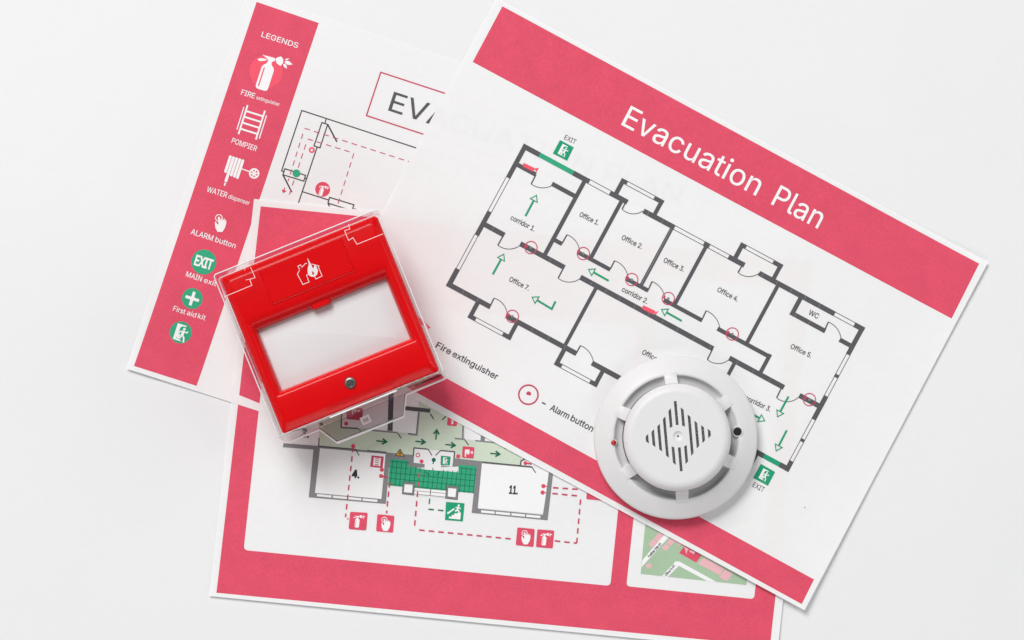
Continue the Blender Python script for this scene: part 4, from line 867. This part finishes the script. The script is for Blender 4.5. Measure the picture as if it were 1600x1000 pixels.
def frosted(name, op, col=(.9, .88, .89, 1)):
    m, nt, out = new_mat(name)
    t = nt.nodes.new('ShaderNodeBsdfTransparent'); p = nt.nodes.new('ShaderNodeBsdfPrincipled')
    tc, c = noise_col(nt, col, .03, 300)
    nt.links.new(c, p.inputs['Base Color']); p.inputs['Roughness'].default_value = .3
    mx = nt.nodes.new('ShaderNodeMixShader'); mx.inputs[0].default_value = op
    nt.links.new(t.outputs[0], mx.inputs[1]); nt.links.new(p.outputs[0], mx.inputs[2]); nt.links.new(mx.outputs[0], out.inputs['Surface'])
    return m
M['edge'] = frosted('pale_edge_highlight', .95, (.96, .94, .95, 1))  # pale colour stands for light caught in the clear plastic's edges
M['edge2'] = frosted('faint_edge_highlight', .75, (.95, .93, .94, 1))  # weaker edge light, put into colour and opacity
m, nt, out = new_mat('red_led_lens')
p = nt.nodes.new('ShaderNodeBsdfPrincipled'); tc, c = noise_col(nt, (.55, .005, .012, 1), .05, 300)
nt.links.new(c, p.inputs['Base Color']); p.inputs['Roughness'].default_value = .15; p.inputs['Coat Weight'].default_value = .5
nt.links.new(p.outputs[0], out.inputs['Surface']); M['led'] = m
# fine wire net behind the grille
m, nt, out = new_mat('black_wire_net')
p = nt.nodes.new('ShaderNodeBsdfPrincipled'); tc = nt.nodes.new('ShaderNodeTexCoord'); vo = nt.nodes.new('ShaderNodeTexVoronoi')
vo.feature = 'DISTANCE_TO_EDGE'; vo.inputs['Scale'].default_value = 1500
nt.links.new(tc.outputs['Object'], vo.inputs['Vector']); cr = nt.nodes.new('ShaderNodeValToRGB')
cr.color_ramp.elements[0].position = .05; cr.color_ramp.elements[0].color = (.17, .17, .17, 1); cr.color_ramp.elements[1].position = .14; cr.color_ramp.elements[1].color = (.004, .004, .004, 1)
nt.links.new(vo.outputs['Distance'], cr.inputs[0]); nt.links.new(cr.outputs[0], p.inputs['Base Color']); p.inputs['Roughness'].default_value = .6
nt.links.new(p.outputs[0], out.inputs['Surface']); M['net'] = m

# ------------------------------------------------------------------ mesh helpers (metres)
def loop_rr(x0, y0, x1, y1, r, z, n=6):
    o = []
    for cx, cy, a0 in ((x1-r, y1-r, 0), (x0+r, y1-r, 90), (x0+r, y0+r, 180), (x1-r, y0+r, 270)):
        for i in range(n+1):
            a = math.radians(a0+90*i/n); o.append((cx+r*math.cos(a), cy+r*math.sin(a), z))
    return o
def loft(loops, cap0=False, cap1=False):
    n = len(loops[0]); vs = [p for l in loops for p in l]; fs = []
    for k in range(len(loops)-1):
        for i in range(n):
            j = (i+1) % n; fs.append((k*n+i, k*n+j, (k+1)*n+j, (k+1)*n+i))
    if cap0: fs.append(tuple(reversed(range(n))))
    if cap1: fs.append(tuple(range((len(loops)-1)*n, len(loops)*n)))
    return vs, fs
def lathe(prof, n=96, close_top=False, close_bottom=False):
    vs = []; fs = []; m_ = len(prof)
    for i in range(n):
        a = 2*math.pi*i/n
        for r, z in prof: vs.append((r*math.cos(a), r*math.sin(a), z))
    for i in range(n):
        j = (i+1) % n
        for k in range(m_-1): fs.append((i*m_+k, j*m_+k, j*m_+k+1, i*m_+k+1))
    if close_top: fs.append(tuple(i*m_+m_-1 for i in range(n)))
    if close_bottom: fs.append(tuple(reversed([i*m_ for i in range(n)])))
    return vs, fs
def prism(pts, z0, z1, holes=()):
    """flat plate with straight sides from an outline with holes"""
    loops = [list(pts)]+[list(h) for h in holes]
    flat = [p_ for l in loops for p_ in l]; n = len(flat)
    T = tessellate_polygon([[Vector((x, y, 0)) for x, y in l] for l in loops])
    vs = [(x, y, z0) for x, y in flat]+[(x, y, z1) for x, y in flat]; fs = []
    for t in T:
        a, b, c = (flat[i] for i in t); cr_ = (b[0]-a[0])*(c[1]-a[1])-(b[1]-a[1])*(c[0]-a[0])
        t = tuple(t) if cr_ > 0 else tuple(reversed(t))
        fs.append(tuple(i+n for i in t)); fs.append(tuple(reversed(t)))
    b0 = 0
    for li, l in enumerate(loops):
        ccw = area(l) > 0
        if li: ccw = not ccw
        for i in range(len(l)):
            j = (i+1) % len(l); q4 = (b0+i, b0+j, b0+j+n, b0+i+n)
            fs.append(q4 if (ccw if li == 0 else (area(l) < 0)) else tuple(reversed(q4)))
        b0 += len(l)
    return vs, fs
def tube(pts, r, n=8, closed=False):
    vs = []; fs = []; N = len(pts); P3 = [Vector(p_) for p_ in pts]
    for i, p_ in enumerate(P3):
        a = P3[i-1] if (i or closed) else P3[i]; b = P3[(i+1) % N] if (i < N-1 or closed) else P3[i]
        d = (b-a).normalized(); s_ = d.cross(Vector((0, 0, 1))).normalized(); u_ = s_.cross(d)
        d0 = (p_-a).normalized() if (p_-a).length > 1e-9 else d
        k_ = 1/max(.55, abs(d.dot(d0)))
        for j in range(n):
            t = 2*math.pi*j/n; vs.append(tuple(p_+s_*(r*k_*math.cos(t))+u_*(r*math.sin(t))))
    for i in range(N if closed else N-1):
        a = i*n; b = ((i+1) % N)*n
        for j in range(n): k_ = (j+1) % n; fs.append((a+j, a+k_, b+k_, b+j))
    return vs, fs
def strip(pts, w, z, closed=False):
    """flat printed line"""
    n = len(pts); vs = []; fs = []
    for i in range(n):
        p_ = pts[i]; q0 = pts[i-1] if (i or closed) else None; q1 = pts[(i+1) % n] if (i < n-1 or closed) else None
        def nr(a, b):
            l_ = math.dist(a, b) or 1; return (-(b[1]-a[1])/l_, (b[0]-a[0])/l_)
        if q0 is None: m_ = nr(p_, q1); k_ = 1
        elif q1 is None: m_ = nr(q0, p_); k_ = 1
        else:
            n0 = nr(q0, p_); n1 = nr(p_, q1); m_ = (n0[0]+n1[0], n0[1]+n1[1]); l_ = math.hypot(*m_) or 1; m_ = (m_[0]/l_, m_[1]/l_); k_ = min(2, 1/max(.4, m_[0]*n0[0]+m_[1]*n0[1]))
        vs += [(p_[0]+m_[0]*w/2*k_, p_[1]+m_[1]*w/2*k_, z), (p_[0]-m_[0]*w/2*k_, p_[1]-m_[1]*w/2*k_, z)]
    for i in range(n if closed else n-1):
        a = 2*i; b = 2*((i+1) % n); fs.append((a, a+1, b+1, b))
    return vs, fs
def merge(parts):
    V_, F_ = [], []
    for v, f_ in parts:
        b = len(V_); V_ += list(v); F_ += [tuple(i+b for i in q_) for q_ in f_]
    return V_, F_
def shift_z(vf, dz): return [(x, y, z+dz) for x, y, z in vf[0]], vf[1]

# ================================================================== RED CALL POINT
CPX, CPY, CPA = 523.5, 515.9, math.radians(22.0)
cpt = empty('fire_alarm_call_point', (wx(CPX), wy(CPY), .0014), CPA)
tag(cpt, 'red square fire alarm box under a clear hinged cover, with a white window', 'alarm box')
def cl(lx, ld): return (lx/K, -ld/K)
def cp(px, py, z):
    """a point of the box seen at (px, py) and standing z above the table -> the box's own axes"""
    s_ = 1/(1-z/DIST)
    gx = FX+(px-FX)/s_-CPX; gy = FY+(py-FY)/s_-CPY
    ca, sa = math.cos(CPA), math.sin(CPA)
    return cl(gx*ca-gy*sa, gx*sa+gy*ca)
def rl(l, r, t, b, rad, z, n=6):
    """rounded loop: left, right, top, bottom in plan units about the box centre (down positive)"""
    (x0, y0), (x1, y1) = cl(l, b), cl(r, t)
    return loop_rr(x0, y0, x1, y1, rad, z, n)
ZF = .0380
lo = [rl(-108, 108, -112, 98, .0020, .0005), rl(-108, 108, -112, 98, .0020, .0245), rl(-128.4, 128.4, -132, 125, .0022, .0265), rl(-129, 129, -132.5, 125.5, .0022, .0280), rl(-129, 129, -132.5, 125.5, .0022, .0330), rl(-128.6, 128.6, -132, 125, .0022, .0345), rl(-127, 127, -130.6, 123.4, .0022, .0357),
      rl(-125, 125, -128.4, 121, .0032, .0364), rl(-121.6, 121.6, -123.4, 112, .0030, .0376), rl(-120.4, 120.4, -121.6, 110, .0029, .0379), rl(-119.4, 119.4, -120, 108, .0028, ZF)]
ol, orr, ot, ob = -118, 117, -59, 71; il, ir, it, ib = -106, 105.5, -38, 62
for i in range(9):
    a = math.radians(90*i/8); fr = math.sin(a); dz = .0062*(1-math.cos(a))
    lo.append(rl(ol+(il-ol)*fr, orr+(ir-orr)*fr, ot+(it-ot)*fr, ob+(ib-ob)*fr, .0012*(1-fr)+.0006, ZF-dz))
lo.append(rl(il, ir, it, ib, .0006, .0285))
vs, fs = loft(lo, cap0=True)
mesh_obj('housing', vs, fs, M['redplastic'], cpt, smooth=35)
# window card
vs, fs = loft([rl(il-.6, ir+.6, it-.6, ib+.6, .0006, .0275), rl(il-.6, ir+.6, it-.6, ib+.6, .0006, .0303), rl(il+2.4, ir-1.4, it+1.0, ib-1, .0006, .0306)], cap1=True)
mesh_obj('window_panel', vs, fs, M['panelwhite'], cpt, smooth=30)
# raised name plate with the printed house
vs, fs = loft([rl(-69, 66, -119, -64, .0006, ZF-.0003), rl(-68.6, 65.6, -118.6, -64.4, .0006, ZF+.00012), rl(-67, 64, -117, -66, .0005, ZF+.00055)], cap1=True)
npl = mesh_obj('name_plate', vs, fs, M['redplastic'], cpt, smooth=25)
vs, fs = tube(rl(-69, 66, -119, -64, .0006, ZF+.0002), .00022, 6, True); mesh_obj('plate_ridge', vs, fs, M['redplastic'], npl, smooth=60)
zi = ZF+.0006
hs = lambda l: [cp(440+x/10, 370+y/10, zi) for x, y in l]
house = strip(hs([(400, 420), (375, 418), (288, 520), (258, 462), (300, 440), (322, 482), (288, 520), (250, 585), (335, 748), (432, 708), (392, 600), (430, 585)]), 1.0/K, zi)
house2 = strip(hs([(470, 428), (585, 458), (578, 475), (635, 615), (540, 662), (520, 625)]), 1.0/K, zi)
flame = [(405, 330), (432, 380), (465, 435), (492, 500), (505, 480), (520, 430), (548, 470), (572, 530), (560, 590), (520, 625), (470, 628), (430, 605), (410, 560), (412, 490), (428, 430)]
core = [(478, 545), (486, 535), (495, 562), (505, 548), (512, 578), (498, 600), (480, 590)]
fl = hs(flame); co = hs(core)
fv, ff = prism(fl, zi+.00001, zi+.00003, [co])
vs, fs = merge([house, house2, (fv, ff)])
mesh_obj('printed_house', vs, fs, M['printwhite'], npl)
# latch at the upper edge of the window
a0 = rl(-15.5, 15, -46, -33.5, .0012, .0308); a1 = rl(-15.5, 15, -46, -33.5, .0012, .0346); a2 = rl(-14, 13.5, -45, -35, .001, .0354)
vs, fs = loft([a0, a1, a2], cap1=True, cap0=True); mesh_obj('latch', vs, fs, M['redplastic'], cpt, smooth=35)
# screw
sx_, sy_ = cp(547.6, 598.6, ZF)
rs = 8.2/K
vs, fs = lathe([(rs*1.12, ZF+.0001), (rs*1.10, ZF+.0004), (rs*1.03, ZF+.00045), (rs*1.0, ZF+.0002)], 40)
T = Matrix.Translation((sx_, sy_, 0))
mesh_obj('screw_recess_ring', vs, fs, M['steeldark'], cpt, smooth=40, matrix=T)  # ring coloured dark for the shade of the recess round the screw
vs, fs = lathe([(rs, ZF-.0002), (rs, ZF+.0007), (rs*.93, ZF+.0010), (rs*.72, ZF+.0011), (rs*.55, ZF+.0008), (rs*.5, ZF+.0006)], 40, close_top=True)
sw = mesh_obj('screw', vs, fs, M['steel'], cpt, smooth=40, matrix=T)
c_ = []
for k in range(4):
    a = math.radians(90*k+35); b = a+math.radians(45)
    for an, rr_ in ((a-.25, rs*.62), (a+.25, rs*.62), (b, rs*.24)): c_.append((rr_*math.cos(an), rr_*math.sin(an)))
vs, fs = prism(c_, ZF+.0005, ZF+.00125); mesh_obj('screw_recess', vs, fs, M['steeldark'], sw)
# clear cover: a thin tray turned over the housing
def tray(o, zt, zb, th):
    L0 = [rl(-136, 135, -139, 135.8, .0016, zb), rl(-135.4, 134.9, -138.6, 132, .0016, zt-.004), rl(-135, 134.8, -138.4, 129, .0016, zt-.0007), rl(-134, 133.8, -137.2, 127.8, .0015, zt-.0001), rl(-132, 131.8, -135.2, 125.8, .0012, zt)]
    t = th*K
    L1 = [rl(-132+t*.2, 131.8-t*.2, -135.2+t*.2, 125.8-t*.2, .0012, zt-th), rl(-135.4+t, 134.9-t, -138.6+t, 132-t, .0012, zt-.004), rl(-136+t, 135-t, -139+t, 135.8-t, .0012, zb)]
    return L0, L1
ZT, ZB = .0430, .0130
L0, L1 = tray(None, ZT, ZB, .0013)
n_ = len(L0[0])
vs, fs = loft(L0, cap1=True)
v2, f2 = loft(L1); b = len(vs); vs = vs+v2
fs += [tuple(i+b for i in q_) for q_ in f2]
fs.append(tuple(reversed(range(b, b+n_))))
for i in range(n_):
    j = (i+1) % n_; fs.append((i, b+2*n_+i, b+2*n_+j, j))
fm = []
for q_ in fs:
    zs = [vs[i][2] for i in q_]
    fm.append(0 if min(zs) > ZT-.0045 and max(zs)-min(zs) < .003 else 1)
cov = mesh_obj('cover', vs, fs, [M['clear'], M['clearwall']], cpt, fmat=fm, smooth=30)
cov['label'] = 'clear plastic hinged cover'
# pull tab at the lower edge of the cover
tb = [cl(-78, 133.4), cl(-60, 164), cl(50, 165.6), cl(66, 133.4)]
vs, fs = prism(tb[::-1] if area(tb) < 0 else tb, ZB-.0002, ZB+.0014); tab = mesh_obj('pull_tab', vs, fs, M['cleartab'], cov)
# edge light of the clear cover, painted as pale tubes along its edges
pr = [cl(-136, 100), ]
def z3(l, z): return [(x, y, z) for x, y in l]
rim = [cl(-136, 131.5), cl(-133.5, 135), cl(-130, 135.8), cl(-78, 135.8), cl(-60, 165), cl(50, 166), cl(66, 135.8), cl(129.5, 135.8), cl(133.5, 134.6), cl(135, 131)]
vs, fs = tube(z3(rim, ZB+.0003), .00066, 8); mesh_obj('cover_rim_highlight', vs, fs, M['edge'], cov, smooth=60)
up_ = rl(-134.4, 134.2, -137.8, 128.4, .0015, ZT-.0004)
up_ = up_[-3:] + up_[:18]
vs, fs = tube(up_, .00034, 8); mesh_obj('cover_edge_highlight', vs, fs, M['edge2'], cov, smooth=60)
lw = rl(-136, 135, -139, 135.6, .0016, ZB)
lw = lw[3:18]
vs, fs = tube(lw, .00036, 8); mesh_obj('cover_rim_highlight', vs, fs, M['edge2'], cov, smooth=60)
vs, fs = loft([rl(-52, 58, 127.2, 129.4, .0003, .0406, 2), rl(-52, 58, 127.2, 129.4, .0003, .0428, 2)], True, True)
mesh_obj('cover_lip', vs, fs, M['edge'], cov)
# inner skirt rail and hinge pegs seen through the lower wall
for lx in (-98, -72):
    x, y = cl(lx, 130); vs, fs = lathe([(.0009, 0), (.0010, .0020), (.0004, .0028)], 16, True, True)
    mesh_obj('hinge_peg', vs, fs, M['steeldark'], cov, smooth=40, matrix=Matrix.Translation((x, y, .0150)))
vs, fs = loft([rl(84, 129, 127.5, 131.5, .0012, .010, 4), rl(84, 129, 127.5, 131.5, .0012, .022, 4)], True, True); mesh_obj('hinge_block', vs, fs, M['redplastic'], cpt, smooth=40)
# square mark on the tab
sqm = [cp(x, y, ZB+.0016) for x, y in ((562, 653.6), (576, 647.2), (581.4, 659), (567.4, 664.6))]
ctr = (sum(p_[0] for p_ in sqm)/4, sum(p_[1] for p_ in sqm)/4)
inn = [(ctr[0]+(x-ctr[0])*.58, ctr[1]+(y-ctr[1])*.58) for x, y in sqm]
ring_ = prism(sqm[::-1] if area(sqm) < 0 else sqm, ZB+.0015, ZB+.0017, [inn])
m1 = [(ctr[0]+(x-ctr[0])*.42, ctr[1]+(y-ctr[1])*.42) for x, y in sqm]
vs, fs = merge([ring_, strip([m1[0], m1[1]], .00022, ZB+.0016), strip([m1[3], m1[2]], .00022, ZB+.0016)])
mesh_obj('moulded_mark', vs, fs, M['printwhite'], tab)
# seams of the hinge knuckles on the cover
zs_ = ZT+.00004
seamL = [cp(x, y, ZT) for x, y in ((350.6, 464), (394, 446), (390.6, 436.8), (399, 434), (392, 418))]
seamL2 = [cp(x, y, ZT) for x, y in ((384.4, 437.8), (390.6, 436.4))]; seamL3 = [cp(x, y, ZT) for x, y in ((381, 416), (383.2, 422.4))]
seamR = [cp(x, y, ZT) for x, y in ((599, 365.6), (558, 382), (551.6, 371.6), (545, 376), (538.6, 361), (547, 358), (544.6, 350.4))]
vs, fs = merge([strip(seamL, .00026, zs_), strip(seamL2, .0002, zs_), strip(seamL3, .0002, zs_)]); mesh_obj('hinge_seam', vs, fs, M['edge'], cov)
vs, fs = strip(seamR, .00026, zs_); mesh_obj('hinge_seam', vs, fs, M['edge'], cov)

# ================================================================== SMOKE DETECTOR
SDX, SDY = 1054.6, 683.9
det = empty('smoke_detector', (wx(SDX), wy(SDY), .0013))
tag(det, 'round white smoke detector with a diamond shaped grille', 'smoke detector')
mm = .001
def lz(prof, *a, **k): return lathe([(r*mm, z*mm) for r, z in prof], *a, **k)
vs, fs = lz([(42.6, 0.2), (43.8, 1.2), (44.2, 3.0), (44.2, 6.0), (43.9, 7.0), (43.2, 7.5), (41.6, 8.5), (39.2, 10.0), (37.2, 11.2), (35.2, 12.2), (34.2, 12.5), (33.6, 12.4), (33.2, 12.0), (32.6, 11.2), (31.6, 10.4), (30.4, 9.9), (29.0, 9.7)], 128)
fl_ = mesh_obj('base_ring', vs, fs, M['whiteplastic'], det, smooth=38)
vs, fs = lz([(28.95, 4), (28.95, 18.0)], 128); mesh_obj('sensing_chamber', vs, fs, M['blackplastic'], det, smooth=60)
# grille cap
sc_ = .3417
half = {0: 55.0, 1: 42.5, 2: 30.5, 3: 19.8, 4: 12.2, 5: 5.6}
dx_, dy_ = .088, .996
holes = []
for i in range(-5, 6):
    h = half[abs(i)]; w = 2.15
    segs = [(-h, h)] if abs(i) > 1 else ([(-h, -17.6), (17.6, h)] if i == 0 else [(-h, -14.8), (16.0, h)])
    sl = 0 if i == 0 else (2.1 if i > 0 else -2.1)
    for a, b in segs:
        ea = sl if abs(a) > 18 or abs(i) > 1 else -sl*.5
        eb = -sl if abs(b) > 18 or abs(i) > 1 else sl*.5
        pts = [(-w, a-ea), (w, a+ea), (w, b+eb), (-w, b-eb)]
        out_ = []
        for u_, v_ in pts:
            x = i*9.75*.996+u_*.996+v_*dx_; y = -i*9.75*.088-u_*.088+v_*dy_
            out_.append((x*sc_*mm+.0003, -y*sc_*mm+.0006))
        holes.append(out_)
n = 96
pit = [(2.75*mm*math.cos(2*math.pi*i/40)+.0003, 2.75*mm*math.sin(2*math.pi*i/40)+.0006) for i in range(40)]
circ = [(24*mm*math.cos(2*math.pi*i/n), 24*mm*math.sin(2*math.pi*i/n)) for i in range(n)]
vs, fs = prism(circ, .0226, .0238, holes+[pit])
cap_ = mesh_obj('grille_cap', *merge([(vs, fs), lz([(28.5, 17.9), (28.8, 18.2), (28.85, 19.0), (28.7, 20.1), (28.2, 21.2), (27.4, 22.2), (26.5, 23.0), (25.5, 23.5), (24.6, 23.76), (24.0, 23.8)], n)]), M['whiteplastic'], det, smooth=32)
vs, fs = lz([(2.75, 23.8), (2.5, 23.5), (2.1, 23.05), (1.5, 22.75), (.9, 22.6), (.55, 22.55), (.5, 21.8)], 40)
mesh_obj('test_dish', vs, fs, M['whiteplastic'], cap_, smooth=50, matrix=Matrix.Translation((.0003, .0006, 0)))
vs, fs = lz([(.62, 22.2), (.0, 22.2)], 20); mesh_obj('pin_hole', vs, fs, M['blackplastic'], cap_, matrix=Matrix.Translation((.0003, .0006, 0)))
vs, fs = lz([(23.9, 23.15), (3.2, 23.15)], 64); mesh_obj('insect_net', vs, fs, M['net'], cap_)
# six bridges over the slot
def bridge():
    prof = [(28.4, 18.4), (29.4, 16.6), (31.0, 14.0), (32.4, 13.2), (33.8, 12.8), (35.0, 12.55)]
    V_ = []; F_ = []
    xs = [-3.45, -3.3, -3.05, 3.05, 3.3, 3.45]
    for x in xs:
        for r, z in prof: V_.append((r*mm, x*mm, (z-(0 if abs(x) < 3.1 else (.12 if abs(x) < 3.4 else .4)))*mm))
    m_ = len(prof)
    for i in range(len(xs)-1):
        for k in range(m_-1): F_.append((i*m_+k, i*m_+k+1, (i+1)*m_+k+1, (i+1)*m_+k))
    for i0 in (0, len(xs)-1):
        b_ = len(V_)
        for r, z in prof: V_.append((r*mm, xs[i0]*mm, .005))
        for k in range(m_-1):
            q_ = (i0*m_+k, b_+k, b_+k+1, i0*m_+k+1); F_.append(q_ if i0 == 0 else tuple(reversed(q_)))
    return V_, F_
bv, bf = bridge(); b0 = None
for k in range(6):
    ang = math.radians(95.5-60*k)
    if b0 is None: b0 = mesh_obj('bridge', bv, bf, M['whiteplastic'], det, smooth=30); o = b0
    else: o = b0.copy(); COL.objects.link(o); o.parent = det
    o.rotation_euler = (0, 0, ang)
# indicator lamp and test button
tx = Matrix.Translation((-.0338, -.0028, 0.0020))
vs, fs = lz([(2.3, 5), (2.2, 9.6), (1.9, 10.1), (1.5, 10.2)], 32, close_top=True); bs = mesh_obj('lamp_boss', vs, fs, M['whiteplastic'], det, smooth=35, matrix=tx)
vs, fs = lz([(1.42, 9.6), (1.42, 10.5), (1.25, 11.2), (.85, 11.7), (.35, 11.95)], 32, close_top=True); mesh_obj('indicator_lamp', vs, fs, M['led'], det, smooth=60, matrix=tx)
tx = Matrix.Translation((.0328, .0032, 0.0016))
vs, fs = lz([(3.1, 5), (3.0, 10.8), (2.75, 11.2), (2.3, 11.2), (2.25, 10.2)], 36); mesh_obj('button_collar', vs, fs, M['whiteplastic'], det, smooth=35, matrix=tx)
vs, fs = lz([(2.22, 9), (2.22, 11.3), (2.0, 11.6), (1.3, 11.65), (1.1, 11.3)], 36, close_top=True); mesh_obj('test_button', vs, fs, M['rubber'], det, smooth=40, matrix=tx)
